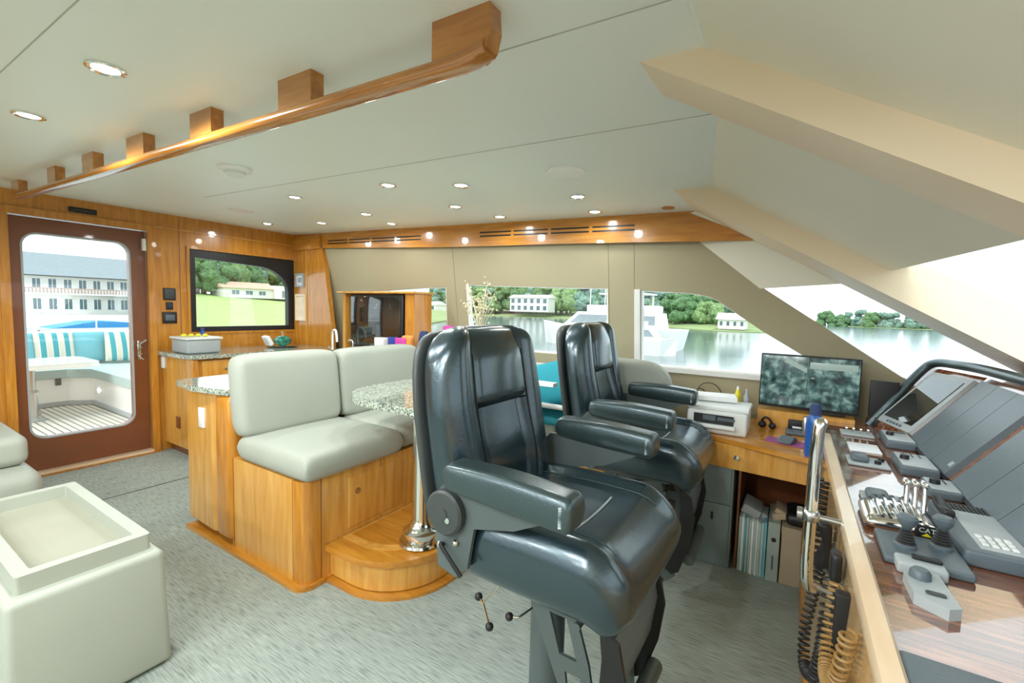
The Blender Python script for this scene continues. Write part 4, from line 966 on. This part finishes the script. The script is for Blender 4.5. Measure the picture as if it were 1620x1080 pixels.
def cradle(x0, y0_, x1, y1_, h, label, slots=5):
    t = thing('handset_cradle', label, 'handset', ((x0+x1)/2, (y0_+y1_)/2, DZ))
    obj('body', dbox(MB(), x0, y0_, x1, y1_, DZ+h, .008), 'instr', t)
    obj('top_panel', dbox(MB(), x0+.006, y0_+.006, x1-.006, y1_-.006, DZ+h+.003, .002, DZ+h-.001), 'instr_lt', t)
    g = MB()
    for i in range(slots): g.box((x0+.03+(x1-x0-.04)*i/slots, y1_-.06, DZ+h+.003), (x0+.034+(x1-x0-.04)*i/slots, y1_-.015, DZ+h+.0045))
    obj('grille', g, 'black', t, smooth=False)
    obj('knob', MB().lathe([(.014, 0), (.013, .014), (.001, .016)], (x0+.024, (y0_+y1_)/2, DZ+h+.003), 16), 'black', t)
cradle(.365, 2.42, .465, 2.63, .035, 'grey radio with speaker grille in front of the glossy display', 7)
cradle(.35, 2.03, .455, 2.22, .035, 'low grey instrument box left of the near slatted cover', 3)
cradle(.385, 1.82, .465, 1.95, .028, 'small grey instrument box behind the chrome throttle levers', 2)
single('dark_switch_strip', MB().rbox((.38, 1.62, DZ), (.462, 1.665, DZ+.02), .006), 'black', 'thin black strip control right of the throttle levers', 'switch')
# radio telephone with handset and keypad
t = thing('radio_telephone', 'large dark grey radio telephone with handset and grille on the dash', 'telephone', (.42, 1.5, DZ))
obj('body', dbox(MB(), .355, 1.36, .475, 1.69, DZ+.038, .008), 'instr', t)
obj('face_plate', dbox(MB(), .385, 1.38, .470, 1.62, DZ+.041, .002, DZ+.037), 'instr_lt', t)
g = MB()
for i in range(9): g.box((.388+i*.009, 1.625, DZ+.038), (.392+i*.009, 1.68, DZ+.041))
obj('grille', g, 'black', t, smooth=False)
obj('handset', MB().puff(.026, .12, lambda x, y: DZ+.058-.006*math.cos(y*45), lambda x, y: DZ+.038, .010, 8, 20, lambda x, y, z: (.368+x, 1.60+y, z)), 'black', t)
for i in range(12): obj('key', MB().rbox((.392+.016*(i % 4), 1.395+.022*(i//4), DZ+.041), (.403+.016*(i % 4), 1.41+.022*(i//4), DZ+.045), .001), 'printer', t)
# chrome throttle unit
t = thing('throttle_levers', 'chrome engine throttle and gear levers on a curved base', 'throttle', (.27, 1.56, DZ))
obj('base', MB().puff(.16, .17, lambda x, y: DZ+.04-1.5*x*x, lambda x, y: DZ, .03, 16, 16, lambda x, y, z: (.268+x, 1.535+y, z)), 'chrome', t)
arc = MB()
for i in range(9):
    a = PI*(.08+.84*i/8); arc.rbox((.262+.058*math.cos(a)-.005, 1.46, DZ+.018+.032*math.sin(a)-.003), (.262+.058*math.cos(a)+.005, 1.60, DZ+.018+.032*math.sin(a)+.005), .002)
obj('detent_ribs', arc, 'chrome', t)
for i, x in enumerate((.285, .303, .322)):
    lv = obj('lever', MB().tube(spline([(x, 1.56, DZ+.03), (x+.003, 1.575, DZ+.07), (x+.004, 1.585, DZ+.105)]), .006, 10), 'chrome', t)
    obj('lever_grip', MB().rbox((x-.006, 1.565, DZ+.097), (x+.010, 1.605, DZ+.112), .006), 'chrome', lv)
obj('nameplate', MB().rbox((.288, 1.442, DZ+.012), (.328, 1.446, DZ+.042), .001), 'black', t)
cu = bpy.data.curves.new('maker_mark', 'FONT'); cu.body = 'CAT'; cu.size = .016; cu.extrude = .0004; cu.align_x = 'CENTER'
tmp = bpy.data.objects.new('text_source', cu); COL.objects.link(tmp)
tme = bpy.data.meshes.new_from_object(tmp.evaluated_get(bpy.context.evaluated_depsgraph_get())); bpy.data.objects.remove(tmp)
tme.materials.clear(); tme.materials.append(M['printer'])
to = bpy.data.objects.new('maker_mark', tme); COL.objects.link(to); to.parent = t
to.location = Vector((.308, 1.4405, DZ+.026))-ROOT[t.name]; to.rotation_euler = (PI/2, 0, 0)
obj('mark_triangle', MB().prism([(.298, 1.4408, DZ+.016), (.318, 1.4408, DZ+.016), (.308, 1.4408, DZ+.025)], (0, .0006, 0)), 'yellow', t, smooth=False)
# joysticks
def joystick(x, y, label):
    t = thing('joystick', label, 'joystick', (x, y, DZ))
    q = .66
    def lz(p): return [(a_*q, b_*q) for a_, b_ in p]
    obj('base', MB().lathe(lz([(.032, 0), (.032, .010), (.026, .016)]), (x, y, DZ+.018), 24), 'instr', t)
    prof = []
    for i in range(6):
        r = .029-.0025*i; prof += [(r, .016+.009*i), (r-.005, .0205+.009*i)]
    obj('bellows', MB().lathe(lz(prof), (x, y, DZ+.018), 24), 'rubber', t)
    obj('knob', MB().lathe(lz([(.012, .066), (.018, .075), (.028, .09), (.030, .105), (.022, .114), (.001, .117)]), (x, y, DZ+.018), 24), 'instr', t)
joystick(.252, 1.345, 'left one of two black bellows joysticks in front of the chrome throttle')
joystick(.322, 1.385, 'right one of two black bellows joysticks in front of the chrome throttle')
t = thing('control_panel', 'grey control plate carrying the two bellows joysticks', 'control panel', (.27, 1.34, DZ))
obj('body', dbox(MB(), .205, 1.27, .355, 1.43, DZ+.018, .006), 'instr', t)
obj('front_lip', dbox(MB(), .222, 1.235, .305, 1.285, DZ+.026, .006), 'instr_lt', t)
obj('switch', MB().rbox((.25, 1.262, DZ+.026), (.30, 1.278, DZ+.034), .003), 'black', t)
t = thing('thruster_pod', 'blue grey control pod with a round knob, standing nearest on the dash', 'control', (.26, 1.16, DZ))
obj('body', MB().prism([(.228, 1.115, DZ), (.226, 1.20, DZ), (.245, 1.235, DZ), (.285, 1.225, DZ), (.292, 1.10, DZ), (.272, 1.085, DZ)], (0, 0, .022)), 'instr_lt', t, smooth=False)
obj('knob', MB().lathe([(.018, 0), (.017, .012), (.012, .018), (.001, .018)], (.250, 1.19, DZ+.022), 22), 'instr', t)
obj('oval_button', MB().puff(.03, .014, lambda x, y: DZ+.026, lambda x, y: DZ+.020, .007, 10, 8, lambda x, y, z: (.262+x, 1.13+y, z)), 'plastic', t)
single('grey_seat_pad', MB().rbox((.172, .60, DZ), (.30, .915, DZ+.02), .008), 'cover', 'slate grey padded panel at the lower right corner of the dash', 'pad')
# small black screen at the corner beyond the console
t = thing('corner_display', 'small black display standing between the monitor and the instrument bank', 'display', (.42, 2.9, .76))
obj('case', MB().rbox((.355, 2.90, .80), (.47, 2.92, .985), .004), 'black', t)
obj('foot', MB().rbox((.38, 2.88, .755), (.44, 2.94, .80), .004), 'black', t)
# vertical stainless grab bar
t = thing('grab_bar', 'polished upright steel grab bar on the console face', 'grab bar', (.073, 1.42, .5))
obj('bar', MB().tube(spline([(.088, 1.44, .56), (.072, 1.42, .60), (.070, 1.42, .75), (.074, 1.42, .99), (.082, 1.43, 1.02)]), [.012]+[.015]*31+[.012], 16), 'chrome', t)
obj('stand_off', MB().tube([(.045, 1.42, .77), (.15, 1.42, .765)], .008, 10).ball((.071, 1.42, .77), .022, 14).lathe([(.016, 0), (.016, .012)], (.040, 1.42, .77), 14, ry(PI/2)), 'brushed', t)
obj('lower_bracket', MB().tube([(.088, 1.44, .57), (.135, 1.44, .56)], .010, 10), 'brushed', t)
# handsets with coiled cords
def fx(z): return face(z)-.014
t = thing('radio_handset', 'black radio handset hanging on the console face with a black coiled cord', 'handset', (.12, 1.56, .60))
obj('body', MB().puff(.075, .14, lambda x, y: .020-.010*math.cos(y*40), lambda x, y: -.010, .016, 12, 18, lambda x, y, z: (fx(.64)-z-.004, 1.555+x, .645+y)), 'black', t)
obj('clip', MB().box((fx(.62), 1.53, .60), (fx(.62)+.02, 1.58, .64)), 'plastic', t, smooth=False)
obj('coiled_cord', coil([(.112, 1.56, .575), (.098, 1.56, .48), (.083, 1.53, .38), (.086, 1.47, .315), (.102, 1.41, .335), (.110, 1.36, .43), (.113, 1.33, .55), (.116, 1.33, .68)], .013, 44, .0036), 'rubber', t)
t = thing('radio_handset', 'smaller black microphone on the console face with a tan coiled cord', 'handset', (.125, 1.25, .65))
obj('body', MB().puff(.05, .07, lambda x, y: .016, lambda x, y: -.008, .012, 12, 14, lambda x, y, z: (fx(.70)-z-.002, 1.30+x, .705+y)), 'black', t)
obj('hanging_plate', MB().rbox((fx(.62)-.008, 1.175, .55), (fx(.62)+.02, 1.20, .70), .003), 'black', t)
obj('coiled_cord', coil([(.120, 1.22, .70), (.112, 1.20, .60), (.106, 1.15, .545), (.108, 1.08, .56), (.115, 1.02, .63), (.122, 1.00, .72)], .013, 30, .0036), 'tan_cord', t)
single('cord_bundle', coil([(.125, 1.92, .72), (.115, 1.88, .64), (.105, 1.82, .56), (.100, 1.76, .48)], .018, 16, .006), 'rubber', 'black coiled cord hanging behind the steel grab bar', 'cord')

# ================================================================== OUTSIDE: AFT DECK
struct('deck_floor', MB().box((-8.6, -2.4, -.12), (AX-.085, 3.1, -.005)), 'teak', smooth=False)
t = thing('deck_settee', 'white L-shaped deck settee with pale grey cushions outside the glass door', 'sofa', (-7.6, 1.9, 0))
Lp = [(-7.42, .3), (-7.42, 1.72), (-7.25, 1.90), (-5.9, 1.90), (-5.9, 2.5), (-8.0, 2.5), (-8.0, .3)]
obj('base', MB().prism([(x, y, 0) for x, y in Lp], (0, 0, .33)), 'white', t, smooth=False)
obj('kick_strip', MB().prism([(x+.02 if x > -7.9 else x, y-.015, 0) for x, y in Lp], (0, 0, .05)), 'instr_lt', t, smooth=False)
def off(Lp, d): return [(-7.42+d, .3), (-7.42+d, 1.70), (-7.24, 1.90-d), (-5.9, 1.90-d), (-5.9, 2.5), (-8.0, 2.5), (-8.0, .3)]
obj('seat_cushion', MB().prism([(x, y, .335) for x, y in off(Lp, .02)], (0, 0, .10)), 'deck_pad', t)
obj('backrest', MB().rbox((-8.12, .3, .33), (-7.98, 2.55, .86), .04).rbox((-8.1, 2.45, .33), (-5.9, 2.58, .86), .04), 'white', t)
for x, y in ((-7.417, 1.08), (-7.07, 1.897)):
    obj('courtesy_light', MB().lathe([(.022, 0), (.022, .004), (.001, .005)], (x, y, .19), 16, ry(PI/2) if y < 1.5 else rx(PI/2)), 'lens', t)
obj('catch', MB().rbox((-7.43, 1.60, .25), (-7.40, 1.65, .33), .004), 'steel_grey', t)
t = thing('deck_table', 'white stone deck table seen through the glass door', 'table', (-6.9, 1.4, 0))
obj('tabletop', MB().prism([(x, y, .56) for x, y in rrect(-7.35, .75, -6.55, 1.80, .12, 6)], (0, 0, .035)), 'marble', t)
obj('rim', MB().prism([(x, y, .545) for x, y in rrect(-7.36, .74, -6.54, 1.81, .13, 6)], (0, 0, .018)), 'white', t)
for x, y in ((-6.72, 1.27), (-7.1, 1.30)):
    obj('pedestal', MB().lathe([(.11, 0), (.11, .01), (.045, .03), (.045, .30), (.055, .31), (.035, .33), (.035, .545)], (x, y, -.005), 24), 'brushed', t)
def dpillow(y, mat, label, x=-7.86, tilt=.25, rzz=0, s_=(.36, .40, .07)):
    pillow((x, y, .66), s_, rz(rzz) @ ry(-tilt) @ rz(PI/2) @ rx(PI/2), mat, label)
dpillow(1.36, 'teal_lt', 'plain pale teal pillow, leftmost on the deck settee', rzz=.1)
dpillow(1.70, 'stripe', 'teal and cream striped pillow left of the plain one on the deck settee', x=-7.84)
dpillow(2.03, 'teal_lt', 'plain teal pillow between two striped pillows on the deck settee', x=-7.88)
dpillow(2.34, 'stripe', 'teal and cream striped pillow at the right corner of the deck settee', x=-7.72, rzz=-.25)
struct('deck_rail', MB().tube(spline([(-8.55, .9, .80), (-8.55, 1.62, .80), (-8.55, 1.68, .93), (-8.55, 1.82, .98), (-8.55, 3.0, 1.0)], 8), .012, 10).box((-8.62, -2.4, -.1), (-8.56, 3.1, .8)).tube([(-8.55, 2.3, .8), (-8.55, 2.3, .99)], .010, 8), 'white')

# white side decks and foredeck added out of view to bounce daylight up to the ceiling
struct('bounce_deck_port', MB().box((-8.6, 3.12, -.25), (1.7, 4.1, -.12)), 'white', smooth=False)
struct('bounce_deck_starboard', MB().box((-8.6, -4.3, -.25), (1.7, -3.22, -.12)), 'white', smooth=False)
struct('bounce_foredeck', MB().box((1.72, -3.2, -.1), (7.5, 2.4, .35)), 'white', smooth=False)
# ================================================================== OUTSIDE: WATER, SHORES
WZ = -2.6
struct('water', MB().box((-600, -900, WZ-.5), (1500, 1500, WZ)), 'water', smooth=False)
def land(name, outline, z0_, z1_, mat):
    return struct(name, MB().prism([(x, y, z0_) for x, y in outline], (0, 0, z1_-z0_)), mat, smooth=False)
# aft quay + lawn
struct('quay', MB().box((-260, -80, WZ-.4), (-58, 26, -1.5)), 'stucco', smooth=False)
def ramp(name, quad, mat): return struct(name, MB().prism([Vector(p) for p in quad], (0, 0, -1.5)), mat, smooth=False)
ramp('lawn', [(-52, 20, -1.9), (-66, 70, -1.9), (-130, 110, 2.9), (-104, 39, 2.9)], 'grass')
ramp('shore_bank_port', [(-66, 70, -2.3), (-140, 190, -2.3), (-190, 260, 6), (-150, 100, 6)], 'bank')
ramp('shore_bank_north', [(-150, 190, -2.45), (-62, 182, -2.45), (-60, 270, 5), (-190, 280, 5)], 'bank')
ramp('shore_bank_forward', [(-62, 150, -2.45), (-16, 112, -2.4), (-10, 190, 3), (-70, 230, 5)], 'bank')
ramp('shore_bank_east', [(-16, 112, -2.45), (-2, 116, -2.45), (5, 230, -1), (-10, 220, 1)], 'bank')
ramp('far_island', [(20, 240, -2.5), (105, 210, -2.5), (140, 330, -.5), (30, 360, -.5)], 'bank')
# trees
def mk_tree(h, wd, mat, seed, conifer=False):
    rs = random.Random(seed); t = thing('broad_tree' if not conifer else 'pine_tree', '', 'tree', (0, 0, 0))
    obj('trunk', MB().tube([(0, 0, -.5), (0, 0, h*.5), (.1, 0, h*.8)], [wd*.045, wd*.035, wd*.015], 7), 'bark', t)
    mb = MB()
    for i in range(16 if not conifer else 12):
        a = rs.uniform(0, 2*PI); f = rs.random()
        rr = wd*.36*rs.random()**.5; z = h*(.32+.55*f); rr *= (1.15-f*.7)
        bm = bmesh.new(); bmesh.ops.create_icosphere(bm, subdivisions=3, radius=1)
        s_ = wd*rs.uniform(.16, .26)*(1.15-.45*f)
        vv = []
        for v in bm.verts:
            n_ = noise.noise(v.co*2.2+Vector((seed, i, 0)))*.35 + noise.noise(v.co*6+Vector((i, seed, 2)))*.22
            p = v.co*(1+n_)*s_; vv.append((p.x+rr*math.cos(a), p.y+rr*math.sin(a), p.z*.85+z))
        bm.verts.index_update()
        mb.add(vv, [[v.index for v in f_.verts] for f_ in bm.faces]); bm.free()
    obj('crown', mb, mat, t, angle=180)
    return t
protos = [mk_tree(13, 11, 'leaf_a', 1), mk_tree(11, 10, 'leaf_b', 2), mk_tree(15, 9, 'leaf_c', 3)]
TL = {}
used = set()
def plant(k, loc, sc, where, grp):
    p = protos[k]; kind = ('dark green', 'light green', 'blue green')[k]
    lab = '%s leafy tree %s' % (kind, where)
    if k not in used:
        used.add(k); p.location = loc; p.rotation_euler = (0, 0, random.uniform(0, 6)); p.scale = (sc,)*3; p['label'] = lab; p['group'] = grp+', '+kind; return
    c = dup(p, loc, random.uniform(0, 6), lab, sc); c['group'] = grp+', '+kind
rs = random.Random(11)
for i in range(20):          # behind the aft lawn
    plant(rs.choice((0, 0, 1, 2)), (-113-rs.random()*12, 48+i*1.7+rs.uniform(-1, 1), 2.2), rs.uniform(.95, 1.35), 'behind the villa beyond the aft lawn', 'trees behind the aft lawn')
for i in range(8):
    plant(rs.choice((0, 2)), (-106-rs.random()*3, 44+i*.9, 2.2), rs.uniform(.55, .8), 'at the left edge of the aft lawn', 'small trees left of the aft lawn')
for i in range(46):          # along the port shore behind windows A and B
    f = i/45; plant(rs.choice((0, 1, 1, 2)), (-178+f*122+rs.uniform(-2, 2), 200+(i % 2)*10+rs.uniform(0, 6), -1.5+(i % 2)*2), rs.uniform(1.2, 1.5), 'on the far shore behind the middle side windows', 'trees on the far shore')
for i in range(14):
    f = i/13; plant(rs.choice((0, 1, 2)), (-170+f*34+rs.uniform(-3, 3), 160+f*35+rs.uniform(0, 12), -1.5), rs.uniform(.7, 1.0), 'on the near bank seen beside the television', 'trees beside the television')
for i in range(30):
    f = i/29; plant(rs.choice((0, 1, 2)), (-62+f*48+rs.uniform(-1.5, 1.5), 148-f*20+(i % 2)*9+rs.uniform(0, 4), -2.6+(i % 2)*2), rs.uniform(.95, 1.15)*(1-.40*f), 'on the wooded point seen through the forward side window', 'trees on the wooded point')
for i in range(30):
    f = i/29; plant(rs.choice((0, 1, 2, 2)), (14+f*84+rs.uniform(-2, 2), 248-f*26+rs.uniform(0, 12), -5.6+rs.uniform(-.6, .6)), rs.uniform(.62, .8), 'on the low island seen through the windscreen', 'trees on the low island')
# buildings
def windows_row(par, x, y0_, y1_, n, z0_, z1_, ww=.6, mat='pane'):
    for i in range(n):
        c = y0_+(y1_-y0_)*(i+.5)/n; hw = (y1_-y0_)/n*ww/2
        f = obj('window', MB().box((x-.05, c-hw, z0_), (x+.06, c+hw, z1_)), 'white', par, smooth=False)
        obj('pane', MB().box((x+.06, c-hw+.12, z0_+.12), (x+.09, c-.05, z1_-.12)).box((x+.06, c+.05, z0_+.12), (x+.09, c+hw-.12, z1_-.12)), mat, f, smooth=False)
t = thing('hotel_building', 'long white two storey building with grey roof seen through the door', 'building', (-100, 20, -1.5))
obj('wall', MB().box((-112, -6, -1.5), (-100, 37, 4.6)), 'stucco', t, smooth=False)
obj('roof', MB().prism([(-98.5, -7, 4.7), (-113, -7, 4.7), (-112, -7, 8.4), (-102, -7, 8.3)], (0, 45, 0)), 'roof_grey', t, smooth=False)
windows_row(t, -100, -6, 37, 24, 2.7, 4.3, .62); windows_row(t, -100, -6, 37, 24, -.7, 1.2, .62)
obj('balcony', MB().box((-100, -6, 1.75), (-98.4, 37, 1.95)), 'white', t, smooth=False)
g = MB(); [g.box((-98.5, -6+i*.4, 1.95), (-98.42, -5.9+i*.4, 2.7)) for i in range(107)]; g.box((-98.52, -6, 2.65), (-98.4, 37, 2.75))
obj('balcony_rail', g, 'redwood', t, smooth=False)
t = thing('villa', 'low white villa with terracotta roof beyond the lawn through the aft window', 'house', (-101, 50, 2.5))
obj('wall', MB().box((-106, 47.5, 2.2), (-101, 58, 4.3)).box((-106, 58, 2.2), (-100, 66, 5.2)), 'stucco', t, smooth=False)
obj('roof', MB().prism([(-100.4, 47, 4.3), (-106.6, 47, 4.3), (-103.5, 47, 5.7)], (0, 11.4, 0)), 'roof_red', t, smooth=False)
windows_row(t, -101, 48.5, 57, 3, 2.8, 3.9, .6); windows_row(t, -100, 59, 65, 3, 2.4, 4.2, .55)
def shore_house(x0, x1, y, z0_, h, label, nrow, roof='stucco', nwin=6):
    t = thing('shore_house', label, 'house', ((x0+x1)/2, y, z0_))
    obj('wall', MB().box((x0, y, z0_), (x1, y+7, z0_+h)), 'stucco', t, smooth=False)
    obj('roof', MB().prism([(x0-.5, y-.6, z0_+h), (x0-.5, y+7.6, z0_+h), (x0-.5, y+3.5, z0_+h+1.6)], (x1-x0+1, 0, 0)), roof, t, smooth=False)
    for r_i in range(nrow):
        for i in range(nwin):
            c = x0+(x1-x0)*(i+.5)/nwin; hw = (x1-x0)/nwin*.3; z = z0_+.7+r_i*(h/nrow)
            f = obj('window', MB().box((c-hw, y-.06, z), (c+hw, y+.05, z+h/nrow-1.0)), 'white', t, smooth=False)
            obj('pane', MB().box((c-hw+.15, y-.1, z+.15), (c+hw-.15, y-.06, z+h/nrow-1.15)), 'pane', f, smooth=False)
shore_house(-118, -97, 186, .2, 6.6, 'large white house on the far shore through the middle side window', 2, nwin=6)
shore_house(-142, -134, 150, -1.6, 3.8, 'small white gabled house on the bank beside the television', 1, nwin=2)
shore_house(-15.5, -9.5, 119, -2.2, 2.3, 'small white waterside house at the right of the wooded point', 1, nwin=4)
# boats
def yacht(loc, L, label, sc=1, rot=0, dark='roof_grey'):
    t = thing('motor_yacht', label, 'boat', (0, 0, 0))
    hull = [(-L/2, -1.6, 0), (L/2-1.5, -1.6, 0), (L/2, 0, .2), (L/2-1.5, 1.6, 0), (-L/2, 1.6, 0)]
    vs = []
    for (x, y, z) in hull: vs.append((x*.94, y*.8, -.4))
    for (x, y, z) in hull: vs.append((x, y*1.15, 1.7+z*2))
    k = 5; fs = [tuple(range(k)), tuple(range(k, 2*k))]+[(i, (i+1) % k, (i+1) % k+k, i+k) for i in range(k)]
    obj('hull', MB().add(vs, fs), 'white', t, smooth=False)
    obj('cabin', MB().prism([(-L*.38, -1.35, 1.7), (L*.30, -1.35, 1.7), (L*.18, -1.35, 3.0), (-L*.36, -1.35, 3.0)], (0, 2.7, 0)), 'white', t, smooth=False)
    obj('side_glass', MB().prism([(-L*.34, -1.37, 2.0), (L*.24, -1.37, 2.0), (L*.17, -1.37, 2.75), (-L*.34, -1.37, 2.75)], (0, 2.74, 0)), dark, t, smooth=False)
    obj('flybridge', MB().rbox((-L*.34, -1.3, 3.0), (L*.12, 1.3, 3.6), .1).rbox((-L*.30, -1.2, 4.5), (L*.04, 1.2, 4.62), .05).box((-L*.28, -1.1, 3.6), (-L*.27, -1.0, 4.5)).box((L*.0, -1.1, 3.6), (L*.01, -1.0, 4.5)), 'white', t, smooth=False)
    obj('mast', MB().tube([(-L*.1, 0, 4.6), (-L*.12, 0, 6.2)], .06, 6).box((-L*.14, -.6, 5.3), (-L*.10, .6, 5.4)), 'white', t, smooth=False)
    t.location = loc; t.rotation_euler = (0, 0, rot); t.scale = (sc,)*3
    return t
yacht((-17.8, 49, WZ), 13, 'white motor yacht moored behind the far helm headrest', 1.28, PI)
yacht((-12.5, 42, WZ), 9, 'white boat stern at the left of the forward side window', .85, .1)
yacht((-33, 44, WZ), 8, 'small white boat left of the moored yacht in the middle side window', .5, .4)
t = yacht((-40, 9.6, WZ+.2), 8, 'white open boat behind the deck pillows through the door', .6, 1.2)
t = thing('covered_boat', 'boat under a bright blue cover behind the deck pillows', 'boat', (-30, 7.2, WZ))
obj('hull', MB().prism([(-30, 6.6, WZ), (-30, 9.0, WZ), (-30, 9.6, -.1), (-30, 6.0, -.1)], (2, 0, 0)), 'white', t, smooth=False)
obj('cover', MB().prism([(-30, 6.0, -.1), (-30, 9.6, -.1), (-30, 8.8, .15), (-30, 7.6, .22)], (2, 0, 0)), 'tarp', t, smooth=False)
for i, (x, y) in enumerate(((-26, 37), (-30, 60), (-37, 62))): pass
for i in range(4):
    single('sailboat_mast', MB().tube([(-36+i*3.2, 88, WZ), (-36+i*3.2, 88, 9.0)], .10, 6), 'white', 'thin white sailboat masts rising behind the moored yacht', 'mast', 'masts behind the yacht')
